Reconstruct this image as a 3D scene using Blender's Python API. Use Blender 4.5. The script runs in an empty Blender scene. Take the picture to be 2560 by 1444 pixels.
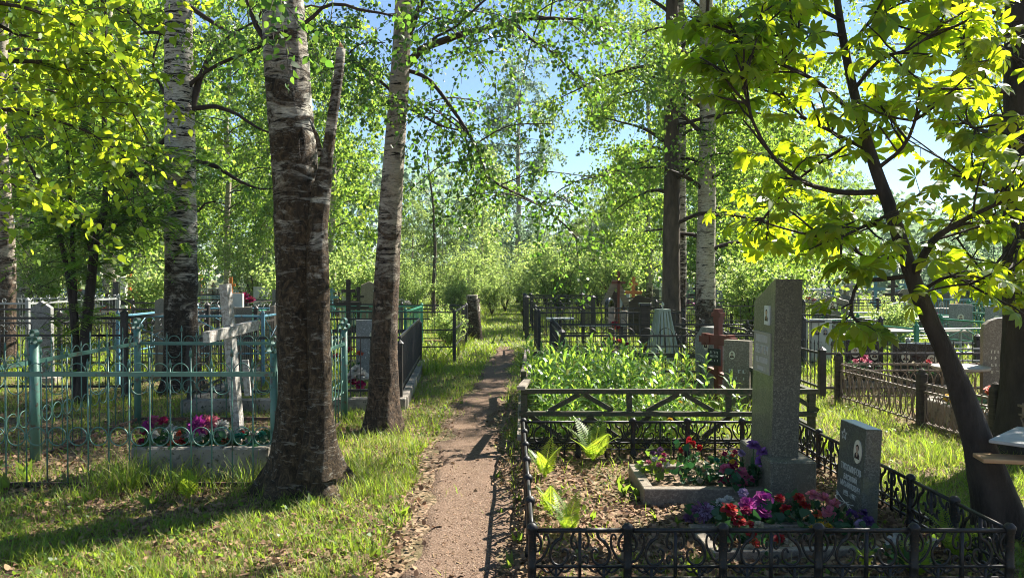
import bpy, math, random
import numpy as np
from mathutils import Vector, Matrix
R = math.radians
sc = bpy.context.scene
COL = sc.collection

# ---------------------------------------------------------------- camera
FPX = 1920.0; EYE = 1.55; TILT = math.atan(30 / FPX)
cam_d = bpy.data.cameras.new('camera'); cam_d.lens = 27.0; cam_d.sensor_width = 36.0
cam_d.clip_end = 900.0; cam_d.clip_start = 0.05
cam = bpy.data.objects.new('camera', cam_d); COL.objects.link(cam)
cam.location = (0, 0, EYE); cam.rotation_euler = (R(90) - TILT, 0, 0)
sc.camera = cam

# ---------------------------------------------------------------- sky, sun, exposure
SUN_AZ = R(48); SUN_EL = R(43)            # azimuth measured from +Y towards +X
w = bpy.data.worlds.new('World'); sc.world = w; w.use_nodes = True
nt = w.node_tree
sky = nt.nodes.new('ShaderNodeTexSky'); sky.sky_type = 'NISHITA'; sky.sun_disc = False
sky.sun_elevation = SUN_EL; sky.sun_rotation = SUN_AZ
sky.air_density = 1.0; sky.dust_density = 0.0; sky.ozone_density = 3.6
bg = nt.nodes['Background']; bg.inputs['Strength'].default_value = 0.052
nt.links.new(sky.outputs[0], bg.inputs['Color'])
sun_d = bpy.data.lights.new('sun', 'SUN'); sun_d.energy = 5.0; sun_d.angle = R(0.5); sun_d.color = (1.0, 0.94, 0.84)
sun = bpy.data.objects.new('sun', sun_d); COL.objects.link(sun)
sd = Vector((math.sin(SUN_AZ) * math.cos(SUN_EL), math.cos(SUN_AZ) * math.cos(SUN_EL), math.sin(SUN_EL)))
sun.rotation_euler = sd.to_track_quat('Z', 'Y').to_euler(); sun.location = sd * 60
sc.view_settings.view_transform = 'Standard'; sc.view_settings.look = 'None'
sc.view_settings.exposure = 1.8; sc.view_settings.gamma = 1.0
sc.cycles.use_denoising = True; sc.cycles.filter_width = 1.0
sc.cycles.max_bounces = 7; sc.cycles.diffuse_bounces = 3; sc.cycles.glossy_bounces = 2
sc.cycles.transmission_bounces = 5; sc.cycles.transparent_max_bounces = 4
sc.cycles.caustics_reflective = False; sc.cycles.caustics_refractive = False
sc.cycles.sample_clamp_indirect = 4.0

# ---------------------------------------------------------------- pixel <-> place
CT_, ST_ = math.cos(TILT), math.sin(TILT)
def ray(px, py):
    a = (px - 1280) / FPX; b = (722 - py) / FPX
    return Vector((a, CT_ + b * ST_, -ST_ + b * CT_))
def G(px, py, z=0.0):
    d = ray(px, py); t = (z - EYE) / d.z
    return Vector((d.x * t, d.y * t, z))
def W(px, py, Y):
    d = ray(px, py); t = Y / d.y
    return Vector((d.x * t, Y, EYE + d.z * t))

# ---------------------------------------------------------------- mesh helpers
rng = np.random.default_rng(7)
random.seed(7)
def frame(d):
    d = Vector(d).normalized()
    a = Vector((0, 0, 1)) if abs(d.z) < 0.9 else Vector((1, 0, 0))
    s = d.cross(a).normalized(); u = s.cross(d).normalized()
    return d, s, u
class MB:
    def __init__(s): s.v = []; s.f = []; s.n = 0
    def add(s, V, F):
        V = np.asarray([tuple(p) for p in V] if not isinstance(V, np.ndarray) else V, float).reshape(-1, 3)
        s.v.append(V); n = s.n
        s.f += [tuple(int(i) + n for i in f) for f in F]; s.n += len(V); return s
    def box(s, c, size, rz=0.0, ry=0.0, rx=0.0):
        M = Matrix.Translation(Vector(c)) @ Matrix.Rotation(rz, 4, 'Z') @ Matrix.Rotation(ry, 4, 'Y') @ Matrix.Rotation(rx, 4, 'X')
        a, b, d = [q / 2 for q in size]
        P = [(-a,-b,-d),(a,-b,-d),(a,b,-d),(-a,b,-d),(-a,-b,d),(a,-b,d),(a,b,d),(-a,b,d)]
        return s.add([M @ Vector(p) for p in P], [(0,3,2,1),(4,5,6,7),(0,1,5,4),(1,2,6,5),(2,3,7,6),(3,0,4,7)])
    def bbox(s, c, size, bev=0.01, rz=0.0, ry=0.0):   # box with chamfered edges
        M = Matrix.Translation(Vector(c)) @ Matrix.Rotation(rz, 4, 'Z') @ Matrix.Rotation(ry, 4, 'Y')
        h = [q / 2 for q in size]; P = []; idx = {}
        for sx in (-1,1):
            for sy in (-1,1):
                for sz in (-1,1):
                    for ax in range(3):
                        p = [sx*(h[0]-bev), sy*(h[1]-bev), sz*(h[2]-bev)]
                        p[ax] = (sx,sy,sz)[ax]*h[ax]
                        idx[(sx,sy,sz,ax)] = len(P); P.append(M @ Vector(p))
        F = []
        for ax in range(3):
            o = [a for a in range(3) if a != ax]
            for sg in (-1,1):
                q = []
                for a,b in ((-1,-1),(1,-1),(1,1),(-1,1)):
                    k = [0,0,0]; k[ax]=sg; k[o[0]]=a; k[o[1]]=b
                    q.append(idx[(k[0],k[1],k[2],ax)])
                F.append(q if (sg > 0) == (ax != 1) else q[::-1])
            for a in (-1,1):
                for b in (-1,1):
                    k1=[0,0,0]; k1[o[0]]=a; k1[o[1]]=b; k2=list(k1); k1[ax]=-1; k2[ax]=1
                    F.append((idx[(*k1,o[0])], idx[(*k2,o[0])], idx[(*k2,o[1])], idx[(*k1,o[1])]))
        for sx in (-1,1):
            for sy in (-1,1):
                for sz in (-1,1):
                    F.append([idx[(sx,sy,sz,a)] for a in range(3)])
        return s.add(P, F)
    def beam(s, a, b, wd, ht, up=None, taper=1.0):
        a = Vector(a); b = Vector(b); d, sd_, u = frame(b - a)
        if up is not None:
            u = (Vector(up) - d * Vector(up).dot(d)).normalized(); sd_ = d.cross(u)
        P = []
        for c, k in ((a, 1.0), (b, taper)):
            for i, j in ((-1,-1),(1,-1),(1,1),(-1,1)):
                P.append(c + sd_ * (i * wd / 2 * k) + u * (j * ht / 2 * k))
        return s.add(P, [(0,1,2,3),(7,6,5,4),(0,4,5,1),(1,5,6,2),(2,6,7,3),(3,7,4,0)])
    def tube(s, pts, r, n=6, closed=False, cap=True):
        P = np.array([tuple(p) for p in pts], float); m = len(P)
        rr = np.full(m, r) if np.isscalar(r) else np.asarray(r, float)
        T = np.empty_like(P)
        if closed: T = np.roll(P, -1, 0) - np.roll(P, 1, 0)
        else:
            T[1:-1] = P[2:] - P[:-2]; T[0] = P[1] - P[0]; T[-1] = P[-1] - P[-2]
        T /= np.linalg.norm(T, axis=1)[:, None] + 1e-9
        u = np.array([0, 0, 1.0]) if abs(T[0][2]) < 0.9 else np.array([1.0, 0, 0])
        A = np.arange(n) * 2 * math.pi / n; V = np.empty((m, n, 3))
        for i in range(m):
            u = u - T[i] * u.dot(T[i]); u /= np.linalg.norm(u) + 1e-9
            v = np.cross(T[i], u)
            V[i] = P[i] + rr[i] * (np.cos(A)[:, None] * u + np.sin(A)[:, None] * v)
        F = []
        for i in range(m if closed else m - 1):
            i2 = (i + 1) % m
            for j in range(n):
                j2 = (j + 1) % n
                F.append((i*n+j, i*n+j2, i2*n+j2, i2*n+j))
        if cap and not closed:
            F.append(tuple(range(n))[::-1]); F.append(tuple((m-1)*n + j for j in range(n)))
        return s.add(V.reshape(-1, 3), F)
    def arc(s, c, rad, r, ax, ay, a0=0.0, a1=2*math.pi, k=16, n=5):
        c = Vector(c); ax = Vector(ax); ay = Vector(ay); full = abs(a1 - a0 - 2*math.pi) < 1e-6
        cnt = k if full else k + 1
        pts = [c + ax * (rad * math.cos(a0 + (a1-a0)*i/k)) + ay * (rad * math.sin(a0 + (a1-a0)*i/k)) for i in range(cnt)]
        return s.tube(pts, r, n, closed=full)
    def lathe(s, prof, c=(0,0,0), n=14):
        V = []; m = len(prof)
        for r_, z in prof:
            for j in range(n):
                a = 2*math.pi*j/n; V.append((c[0]+r_*math.cos(a), c[1]+r_*math.sin(a), c[2]+z))
        F = [(i*n+j, i*n+(j+1)%n, (i+1)*n+(j+1)%n, (i+1)*n+j) for i in range(m-1) for j in range(n)]
        F.append(tuple(range(n))[::-1]); F.append(tuple((m-1)*n+j for j in range(n)))
        return s.add(V, F)
    def prism(s, poly, o, ax, ay, az, depth):
        o = Vector(o); ax = Vector(ax); ay = Vector(ay); az = Vector(az); n = len(poly)
        P = [o + ax*x + ay*y for x, y in poly] + [o + ax*x + ay*y + az*depth for x, y in poly]
        F = [tuple(range(n))[::-1], tuple(range(n, 2*n))] + [(i, (i+1)%n, n+(i+1)%n, n+i) for i in range(n)]
        return s.add(P, F)
    def mesh(s, name, smooth=False):
        m = bpy.data.meshes.new(name)
        V = np.concatenate(s.v) if s.v else np.zeros((0, 3))
        m.from_pydata(V.tolist(), [], s.f); 
        if smooth: m.polygons.foreach_set('use_smooth', np.ones(len(m.polygons), bool))
        m.update(); return m

def poly_mesh(name, V):                       # V: (count, k, 3) separate k-gons
    V = np.asarray(V, np.float32); c, k = V.shape[:2]
    m = bpy.data.meshes.new(name)
    m.vertices.add(c*k); m.vertices.foreach_set('co', V.reshape(-1))
    m.loops.add(c*k); m.loops.foreach_set('vertex_index', np.arange(c*k, dtype=np.int32))
    m.polygons.add(c); m.polygons.foreach_set('loop_start', np.arange(c, dtype=np.int32)*k)
    m.polygons.foreach_set('loop_total', np.full(c, k, np.int32))
    m.update(calc_edges=True); return m
def multi_mesh(name, V, faces):               # V: (count, k, 3); faces: list of index tuples inside each unit
    V = np.asarray(V, np.float32); c, k = V.shape[:2]
    m = bpy.data.meshes.new(name)
    m.vertices.add(c*k); m.vertices.foreach_set('co', V.reshape(-1))
    tpl = np.concatenate([np.array(f, np.int32) for f in faces]); ln = np.array([len(f) for f in faces], np.int32)
    L = (np.arange(c, dtype=np.int32)[:, None]*k + tpl[None]).reshape(-1)
    tot = np.tile(ln, c); start = np.concatenate([[0], np.cumsum(tot)[:-1]]).astype(np.int32)
    m.loops.add(len(L)); m.loops.foreach_set('vertex_index', L)
    m.polygons.add(len(tot)); m.polygons.foreach_set('loop_start', start); m.polygons.foreach_set('loop_total', tot)
    m.update(calc_edges=True); return m

# ---------------------------------------------------------------- objects, tags
def setp(o, label=None, cat=None, group=None, kind=None):
    if label: o['label'] = label
    if cat: o['category'] = cat
    if group: o['group'] = group
    if kind: o['kind'] = kind
    return o
def thing(name, label, cat, loc=(0,0,0), rz=0.0, group=None):
    o = bpy.data.objects.new(name, None); COL.objects.link(o); o.empty_display_size = 0.1
    o.location = loc; o.rotation_euler = (0, 0, rz)
    return setp(o, label, cat, group)
def obj(name, geo, mat, parent=None, smooth=False, label=None):
    me = geo.mesh(name, smooth) if isinstance(geo, MB) else geo
    me.name = name
    if mat is not None and not me.materials: me.materials.append(mat)
    o = bpy.data.objects.new(name, me); COL.objects.link(o)
    if parent is not None: o.parent = parent
    if label: o['label'] = label
    return o
def single(name, geo, mat, label, cat, loc=(0,0,0), rz=0.0, group=None, smooth=False):
    o = obj(name, geo, mat, None, smooth); o.location = loc; o.rotation_euler = (0, 0, rz)
    return setp(o, label, cat, group)
def dup(src, loc, rz=0.0, scale=1.0, label=None, group=None):
    r = src.copy(); COL.objects.link(r); r.location = loc; r.rotation_euler = (0, 0, rz)
    r.scale = (scale, scale, scale) if np.isscalar(scale) else scale
    if label: r['label'] = label
    if group: r['group'] = group
    for ch in list(src.children):
        c = ch.copy(); COL.objects.link(c); c.parent = r
        for g in list(ch.children):
            d = g.copy(); COL.objects.link(d); d.parent = c
    return r

# ---------------------------------------------------------------- numpy value noise
def _h(i, j, k):
    x = np.sin(i*127.1 + j*311.7 + k*74.7) * 43758.5453
    return x - np.floor(x)
def vnoise(P):
    P = np.asarray(P, float); I = np.floor(P); f = P - I; f = f*f*(3-2*f); o = 0
    for a in (0, 1):
        for b in (0, 1):
            for c in (0, 1):
                wt = (f[:,0] if a else 1-f[:,0])*(f[:,1] if b else 1-f[:,1])*(f[:,2] if c else 1-f[:,2])
                o = o + wt*_h(I[:,0]+a, I[:,1]+b, I[:,2]+c)
    return o
def n2(x, y, s, seed=0.0):
    x = np.asarray(x, float); y = np.asarray(y, float)
    return vnoise(np.stack([x.ravel()*s+seed*3.7, y.ravel()*s-seed*1.3, np.full(x.size, seed)], 1)).reshape(x.shape)
# ---------------------------------------------------------------- materials
class NB:
    def __init__(s, name):
        s.m = bpy.data.materials.new(name); s.m.use_nodes = True; s.t = s.m.node_tree
        s.t.nodes.clear(); s.out = s.t.nodes.new('ShaderNodeOutputMaterial'); s._c = None
    def n(s, typ, **kw):
        nd = s.t.nodes.new('ShaderNode' + typ)
        for k, v in kw.items():
            if k.startswith('p_'): setattr(nd, k[2:], v)
            else:
                key = int(k[1:]) if k[0] == 'i' and k[1:].isdigit() else k.replace('_', ' ')
                s.set(nd, key, v)
        return nd
    def set(s, nd, key, v):
        i = nd.inputs[key]
        if isinstance(v, bpy.types.NodeSocket): s.t.links.new(v, i)
        else: i.default_value = (*v, 1) if isinstance(v, tuple) and len(v) == 3 and i.type == 'RGBA' else v
    def co(s, scale=(1,1,1), rot=(0,0,0)):
        if s._c is None: s._c = s.n('TexCoord').outputs['Object']
        return s.n('Mapping', Vector=s._c, Scale=scale, Rotation=rot).outputs[0]
    def noise(s, scale, detail=4, rough=0.6, vec=None, sc3=(1,1,1), dist=0.0):
        return s.n('TexNoise', Vector=vec or s.co(sc3), Scale=scale, Detail=detail, Roughness=rough, Distortion=dist).outputs[0]
    def ramp(s, fac, stops, interp='LINEAR'):
        nd = s.n('ValToRGB', Fac=fac); nd.color_ramp.interpolation = interp
        e = nd.color_ramp.elements
        while len(e) < len(stops): e.new(0.5)
        for k, (p, c) in zip(e, stops):
            k.position = p; k.color = (*c, 1) if not np.isscalar(c) else (c, c, c, 1)
        return nd.outputs[0]
    def mix(s, fac, a, b, mode='MIX'):
        nd = s.n('Mix', p_data_type='RGBA', p_blend_type=mode)
        s.set(nd, 0, fac); s.set(nd, 6, a); s.set(nd, 7, b); return nd.outputs[2]
    def math(s, op, a, b=0.0, c=0.0, clamp=False):
        nd = s.n('Math', p_operation=op, p_use_clamp=clamp); s.set(nd, 0, a); s.set(nd, 1, b); s.set(nd, 2, c); return nd.outputs[0]
    def bump(s, h, strength=0.3, dist=0.01):
        return s.n('Bump', Height=h, Strength=strength, Distance=dist).outputs[0]
    def pbr(s, col, rough=0.6, metal=0.0, normal=None, spec=0.5):
        nd = s.n('BsdfPrincipled', Base_Color=col, Roughness=rough, Metallic=metal)
        nd.inputs['Specular IOR Level'].default_value = spec
        if normal is not None: s.set(nd, 'Normal', normal)
        return nd.outputs[0]
    def done(s, sh): s.t.links.new(sh, s.out.inputs[0]); return s.m

def noisy(name, c1, c2, scale=8, rough=0.7, bump=0.3, metal=0.0, fine=60, c3=None, sc3=(1,1,1), spec=0.4, bdist=0.006):
    b = NB(name); n = b.noise(scale, 5, 0.65, sc3=sc3); f = b.noise(fine, 3, 0.6, sc3=sc3)
    col = b.ramp(n, [(0.34, c1), (0.66, c2)])
    if c3: col = b.mix(b.ramp(f, [(0.56, 0.0), (0.66, 1.0)]), col, c3)
    return b.done(b.pbr(col, rough, metal, b.bump(f, bump, bdist), spec))
def painted(name, col, wear=(0.11,0.05,0.03), amount=0.60, rough=0.45):
    b = NB(name); n = b.noise(14, 6, 0.7); f = b.noise(90, 3, 0.6)
    k = b.ramp(n, [(amount, 0.0), (amount+0.06, 1.0)])
    c = b.mix(b.noise(5, 2), tuple(q*0.75 for q in col), tuple(min(1,q*1.2) for q in col))
    c = b.mix(k, c, wear)
    return b.done(b.pbr(c, rough, 0.0, b.bump(b.math('ADD', f, k), 0.25, 0.002), 0.5))
def wood(name, c1, c2, rough=0.8, paint=None, amount=0.5):
    b = NB(name); g = b.noise(6, 5, 0.6, sc3=(7,7,7)); l = b.noise(3.5, 5, 0.7, sc3=(0.8,0.8,14))
    l2 = b.noise(3.5, 5, 0.7, sc3=(1.0,12,12))
    c = b.ramp(l, [(0.35, c1), (0.62, c2)])
    c = b.mix(b.ramp(l2, [(0.35, 0.0), (0.7, 0.6)]), c, c1)
    if paint: c = b.mix(b.ramp(g, [(amount-0.05, 1.0), (amount+0.05, 0.0)]), c, paint)
    return b.done(b.pbr(c, rough, 0, b.bump(b.math('ADD', l2, g), 0.4, 0.004), 0.3))
def granite(name, base, dark, light, rough=0.35, scale=90, bump=0.0, moss=None):
    b = NB(name); v = b.n('TexVoronoi', Vector=b.co(), Scale=scale).outputs['Color']
    bw = b.n('RGBToBW', Color=v).outputs[0]; n = b.noise(scale*0.8, 3, 0.7)
    c = b.ramp(b.math('MULTIPLY', bw, 0.5), [(0.1, dark), (0.3, base), (0.5, light)])
    c = b.mix(b.ramp(n, [(0.40, 0.0), (0.52, 1.0)]), dark, c)
    big = b.noise(3.5, 4, 0.6); c = b.mix(b.ramp(b.noise(4, 5, 0.7, sc3=(2.5,2.5,0.35)), [(0.48, 0.0), (0.68, 0.55)]), c, tuple(q*0.5 for q in base)); c = b.mix(b.ramp(big, [(0.35, 0.0), (0.75, 0.5)]), c, tuple(q*0.55 for q in base))
    if moss: c = b.mix(b.ramp(b.noise(7, 6, 0.7), [(0.52, 0.0), (0.66, 0.7)]), c, moss)
    return b.done(b.pbr(c, rough, 0, b.bump(n, bump, 0.006), 0.5))
def leaf(name, refl, trans, tf=0.5, var=0.25, rough=0.45, yellow=None, spec=0.35):
    b = NB(name); r = b.n('NewGeometry').outputs['Random Per Island']
    def vary(c):
        hs = b.n('HueSaturation', Color=c)
        b.set(hs, 'Value', b.math('MULTIPLY_ADD', r, 2*var, 1 - var))
        r2 = b.math('FRACT', b.math('MULTIPLY', r, 37.0))
        b.set(hs, 'Hue', b.math('MULTIPLY_ADD', r2, 0.035, 0.4825)); return hs.outputs[0]
    c1 = vary(refl); c2 = vary(trans)
    if yellow:
        k = b.ramp(b.math('FRACT', b.math('MULTIPLY', r, 91.0)), [(0.80, 0.0), (0.82, 1.0)])
        c1 = b.mix(k, c1, yellow); c2 = b.mix(k, c2, yellow)
    d = b.pbr(c1, rough, 0, None, spec); t = b.n('BsdfTranslucent', Color=c2).outputs[0]
    mx = b.n('MixShader', Fac=tf); b.set(mx, 1, d); b.set(mx, 2, t)
    return b.done(mx.outputs[0])
def petal(name, c, tf=0.3):
    return leaf(name, c, tuple(min(1, q*1.1) for q in c), tf, 0.22, 0.6, None, 0.15)
def flat(name, c, rough=0.6, spec=0.4):
    b = NB(name); f = b.noise(30, 4, 0.6)
    col = b.mix(f, tuple(q*0.82 for q in c), tuple(min(1, q*1.15) for q in c))
    return b.done(b.pbr(col, rough, 0, b.bump(f, 0.1, 0.002), spec))
def birch_bark(name, h_dark, white=(0.56,0.53,0.47), brown=(0.115,0.08,0.052), dark=(0.016,0.013,0.011), bias=0.0, scale=1.0, fleck=0.0, band=0.0):
    b = NB(name)
    z = b.n('SeparateXYZ', Vector=b.n('TexCoord').outputs['Object']).outputs[2]
    g = b.math('DIVIDE', z, h_dark); g = b.math('SUBTRACT', 1.0, g, clamp=True)
    dash = b.noise(7*scale, 5, 0.7, sc3=(0.6,0.6,4.2), dist=0.4)
    fine = b.noise(22*scale, 5, 0.75, sc3=(0.8,0.8,3.2), dist=0.3)
    big = b.noise(2.6*scale, 7, 0.72, sc3=(1.0,1.0,2.4), dist=1.0)
    crack = b.noise(15*scale, 6, 0.78, sc3=(1.2,1.2,0.7), dist=1.2)
    flake = b.noise(11*scale, 6, 0.75, sc3=(0.9,0.9,3.6), dist=0.8)
    wcol = b.ramp(fine, [(0.36, tuple(q*0.40 for q in white)), (0.50, tuple(q*0.8 for q in white)), (0.66, white)])
    wcol = b.mix(b.ramp(b.noise(5, 5), [(0.45, 0.0), (0.68, 0.55)]), wcol, (0.30,0.215,0.135))
    k_d = b.ramp(dash, [(0.565-band, 0.0), (0.60-band, 1.0)])
    k_b = b.ramp(b.math('ADD', big, b.math('MULTIPLY', g, 0.36)), [(0.55-bias, 0.0), (0.66-bias, 1.0)])
    rough_c = b.ramp(crack, [(0.36, dark), (0.50, tuple(0.45*q for q in brown)), (0.60, brown), (0.72, tuple(min(1, q*1.9) for q in brown))])
    rough_c = b.mix(b.ramp(flake, [(0.56-fleck, 0.0), (0.62-fleck, 0.5)]), rough_c, b.mix(fine, tuple(q*0.35 for q in white), tuple(q*0.8 for q in white)))
    c = b.mix(k_d, wcol, dark); c = b.mix(k_b, c, rough_c)
    hgt = b.math('ADD', b.math('MULTIPLY', crack, b.math('MULTIPLY_ADD', k_b, 0.8, 0.2)), b.math('MULTIPLY', fine, 0.5))
    return b.done(b.pbr(c, 0.85, 0, b.bump(hgt, 1.0, 0.03), 0.2))

M = {}
M['birch_big'] = birch_bark('bark_of_thick_birch', 3.1, white=(0.58,0.55,0.46), brown=(0.115,0.08,0.046), dark=(0.011,0.010,0.007), bias=0.06, fleck=0.0, band=0.025)
M['birch'] = birch_bark('birch_bark', 2.6, white=(0.60,0.57,0.50), brown=(0.075,0.057,0.04), bias=0.0, band=0.04)
M['birch_pale'] = birch_bark('pale_birch_bark', 1.6, white=(0.60,0.54,0.44), bias=-0.03)
M['birch_brown'] = birch_bark('brown_birch_bark', 2.6, white=(0.46,0.40,0.32), brown=(0.15,0.10,0.065), bias=0.0)
M['bark'] = noisy('dark_bark', (0.016,0.012,0.009), (0.05,0.038,0.028), 9, 0.9, 0.9, 0, 34, sc3=(1,1,0.35), bdist=0.02)
M['bark_grey'] = noisy('grey_bark', (0.04,0.03,0.022), (0.12,0.09,0.065), 8, 0.9, 0.8, 0, 34, sc3=(1,1,0.3), bdist=0.015)
M['twig'] = noisy('twig_bark', (0.025,0.018,0.013), (0.05,0.035,0.025), 9, 0.85, 0.3)
M['leaf_birch_shaded'] = leaf('birch_leaf_shaded', (0.038,0.095,0.026), (0.20,0.37,0.035), 0.46, 0.38, 0.38)  # birch leaf darkened so the near crowns read as unlit against the sky
M['leaf_far'] = leaf('far_birch_leaf', (0.060,0.125,0.030), (0.36,0.53,0.06), 0.52, 0.46, 0.45)
M['leaf_hazy'] = leaf('hazy_distant_leaf', (0.10,0.155,0.10), (0.29,0.42,0.23), 0.5, 0.3, 0.5)  # greyed leaf green with distance haze put into the colour
M['leaf_bright'] = leaf('bird_cherry_leaf', (0.075,0.15,0.020), (0.55,0.69,0.03), 0.56, 0.30, 0.4)
M['leaf_chestnut'] = leaf('chestnut_leaf', (0.042,0.110,0.020), (0.56,0.70,0.015), 0.56, 0.28, 0.4)
M['leaf_rowan'] = leaf('rowan_leaf', (0.035,0.095,0.022), (0.30,0.50,0.04), 0.5, 0.2, 0.4)
M['leaf_shrub'] = leaf('shrub_leaf', (0.11,0.175,0.06), (0.46,0.60,0.15), 0.52, 0.42, 0.5)
M['grass'] = leaf('grass_blade', (0.105,0.18,0.022), (0.42,0.57,0.045), 0.47, 0.38, 0.5, (0.36,0.32,0.12))
M['fern'] = leaf('fern_frond', (0.11,0.20,0.025), (0.52,0.68,0.05), 0.52, 0.2, 0.45)
M['lily'] = leaf('lily_leaf', (0.07,0.15,0.035), (0.36,0.56,0.06), 0.48, 0.34, 0.36, (0.20,0.22,0.06), 0.5)
M['weed'] = leaf('weed_leaf', (0.07,0.13,0.025), (0.30,0.44,0.04), 0.45, 0.25, 0.45)
M['flower_leaf'] = leaf('artificial_leaf', (0.018,0.075,0.025), (0.05,0.16,0.04), 0.25, 0.3, 0.4)
M['litter'] = leaf('dead_leaf', (0.25,0.165,0.10), (0.26,0.16,0.08), 0.15, 0.5, 0.8, (0.16,0.095,0.06), 0.1)
M['iron'] = noisy('black_cast_iron', (0.005,0.0055,0.006), (0.015,0.016,0.017), 14, 0.5, 0.4, 0.0, 90, c3=(0.05,0.028,0.016), spec=0.35, bdist=0.003)
M['black_paint'] = noisy('black_fence_paint', (0.010,0.010,0.011), (0.03,0.028,0.026), 9, 0.5, 0.3, 0, 70, c3=(0.06,0.035,0.022), spec=0.5, bdist=0.002)
M['teal'] = painted('worn_teal_paint', (0.085,0.20,0.155), (0.11,0.085,0.06), 0.555)
M['teal_rust'] = painted('rusty_rail', (0.05,0.035,0.028), (0.14,0.06,0.035), 0.5, 0.8)
M['blue_paint'] = painted('light_blue_paint', (0.10,0.24,0.31))
M['green_paint'] = painted('green_paint', (0.03,0.20,0.12))
M['silver_paint'] = painted('silver_paint', (0.28,0.29,0.28))
M['sage_paint'] = painted('sage_paint', (0.30,0.35,0.28), amount=0.66)
M['tan_paint'] = painted('tan_brown_paint', (0.20,0.145,0.10), (0.08,0.06,0.045), 0.55, 0.6)
M['wood_green'] = wood('mossy_fence_wood', (0.045,0.04,0.025), (0.12,0.105,0.065), paint=(0.035,0.055,0.026), amount=0.46)
M['wood_grey'] = wood('weathered_wood', (0.16,0.13,0.10), (0.34,0.29,0.235))
M['wood_white'] = wood('white_painted_wood', (0.20,0.18,0.155), (0.40,0.37,0.33), paint=(0.46,0.44,0.40), amount=0.50)
M['wood_red'] = noisy('red_brown_cross_paint', (0.11,0.028,0.018), (0.17,0.045,0.027), 7, 0.45, 0.2, 0, 60)
M['wood_orange'] = noisy('orange_varnished_wood', (0.45,0.13,0.02), (0.62,0.20,0.04), 7, 0.5, 0.2)
M['wood_dark'] = wood('dark_old_wood', (0.03,0.024,0.018), (0.09,0.07,0.05))
M['wood_raw'] = wood('splintered_wood', (0.34,0.19,0.09), (0.56,0.36,0.19))
M['granite'] = granite('polished_granite', (0.20,0.195,0.155), (0.11,0.11,0.085), (0.24,0.23,0.19), 0.25, 120, 0.0, (0.19,0.185,0.125))
M['granite_rough'] = granite('rough_granite', (0.155,0.145,0.105), (0.075,0.07,0.052), (0.25,0.235,0.18), 0.8, 110, 0.4, (0.11,0.105,0.07))
M['granite_green'] = granite('green_grey_granite', (0.12,0.13,0.11), (0.05,0.055,0.045), (0.18,0.19,0.16), 0.3, 110, 0.0, (0.13,0.13,0.07))
M['granite_black'] = granite('black_granite', (0.022,0.026,0.026), (0.01,0.012,0.012), (0.04,0.045,0.045), 0.2, 120)
M['granite_grey'] = granite('grey_granite', (0.30,0.30,0.28), (0.17,0.17,0.16), (0.42,0.42,0.40), 0.5, 80)
M['granite_brown'] = granite('brown_stone', (0.26,0.215,0.16), (0.15,0.12,0.09), (0.36,0.31,0.24), 0.5, 80)
M['marble'] = noisy('white_marble', (0.40,0.40,0.36), (0.56,0.55,0.50), 4, 0.4, 0.05)
M['concrete'] = noisy('old_concrete', (0.12,0.105,0.085), (0.31,0.275,0.23), 4, 0.9, 0.8, 0, 24, c3=(0.075,0.07,0.045), bdist=0.015)
M['letter'] = flat('engraved_letter', (0.52,0.53,0.48), 0.7)
M['letter_grey'] = flat('cast_plate', (0.34,0.33,0.27), 0.5)
M['ceramic'] = flat('ceramic_cream', (0.66,0.61,0.47), 0.2, 0.6)
M['ceramic_white'] = flat('ceramic_white', (0.62,0.66,0.64), 0.2, 0.6)
M['suit'] = flat('printed_dark', (0.045,0.03,0.028), 0.25)
M['skin'] = flat('printed_face', (0.42,0.30,0.21), 0.25)
M['plate_black'] = flat('black_plate', (0.02,0.024,0.026), 0.3)
M['metal_sheet'] = noisy('grey_sheet_metal', (0.26,0.26,0.26), (0.42,0.41,0.40), 5, 0.45, 0.2, 0.2, 50)
M['table_top'] = noisy('pale_table_top', (0.30,0.25,0.19), (0.44,0.38,0.29), 5, 0.6, 0.2)
PET = dict(purple=(0.34,0.14,0.46), red=(0.48,0.022,0.022), tulip=(0.46,0.05,0.025), pink=(0.62,0.13,0.24), rose=(0.72,0.20,0.26), magenta=(0.48,0.05,0.33),
           white=(0.66,0.64,0.58), cream=(0.58,0.50,0.33), yellow=(0.72,0.46,0.03), violet=(0.10,0.045,0.18), lilac=(0.42,0.30,0.48), crimson=(0.36,0.02,0.09),
           green=(0.05,0.36,0.24), coral=(0.70,0.12,0.05), plum=(0.22,0.10,0.20))
for k, c in PET.items(): M['pet_' + k] = petal('petal_' + k, tuple(q*0.72 for q in c))
# ---------------------------------------------------------------- plant geometry
def spline(pts, step):
    P = np.array([tuple(p) for p in pts], float)
    if len(P) < 3:
        k = max(2, int(np.linalg.norm(P[1]-P[0])/step)+1); t = np.linspace(0, 1, k)[:, None]; return P[0]*(1-t)+P[1]*t
    Q = np.vstack([2*P[0]-P[1], P, 2*P[-1]-P[-2]]); out = []
    for i in range(1, len(Q)-2):
        k = max(2, int(np.linalg.norm(Q[i+1]-Q[i])/step)+1); t = np.linspace(0, 1, k, endpoint=False)[:, None]
        a, b, c, d = Q[i-1], Q[i], Q[i+1], Q[i+2]
        out.append(0.5*((2*b)+(c-a)*t+(2*a-5*b+4*c-d)*t*t+(3*b-a-3*c+d)*t**3))
    out.append(P[-1:]); return np.vstack(out)
def resample_r(pts, path, radii):
    P = np.array([tuple(p) for p in pts]); s = np.concatenate([[0], np.cumsum(np.linalg.norm(np.diff(P, axis=0), axis=1))])
    q = np.concatenate([[0], np.cumsum(np.linalg.norm(np.diff(path, axis=0), axis=1))])
    return np.interp(q/q[-1], s/s[-1], radii)
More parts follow.
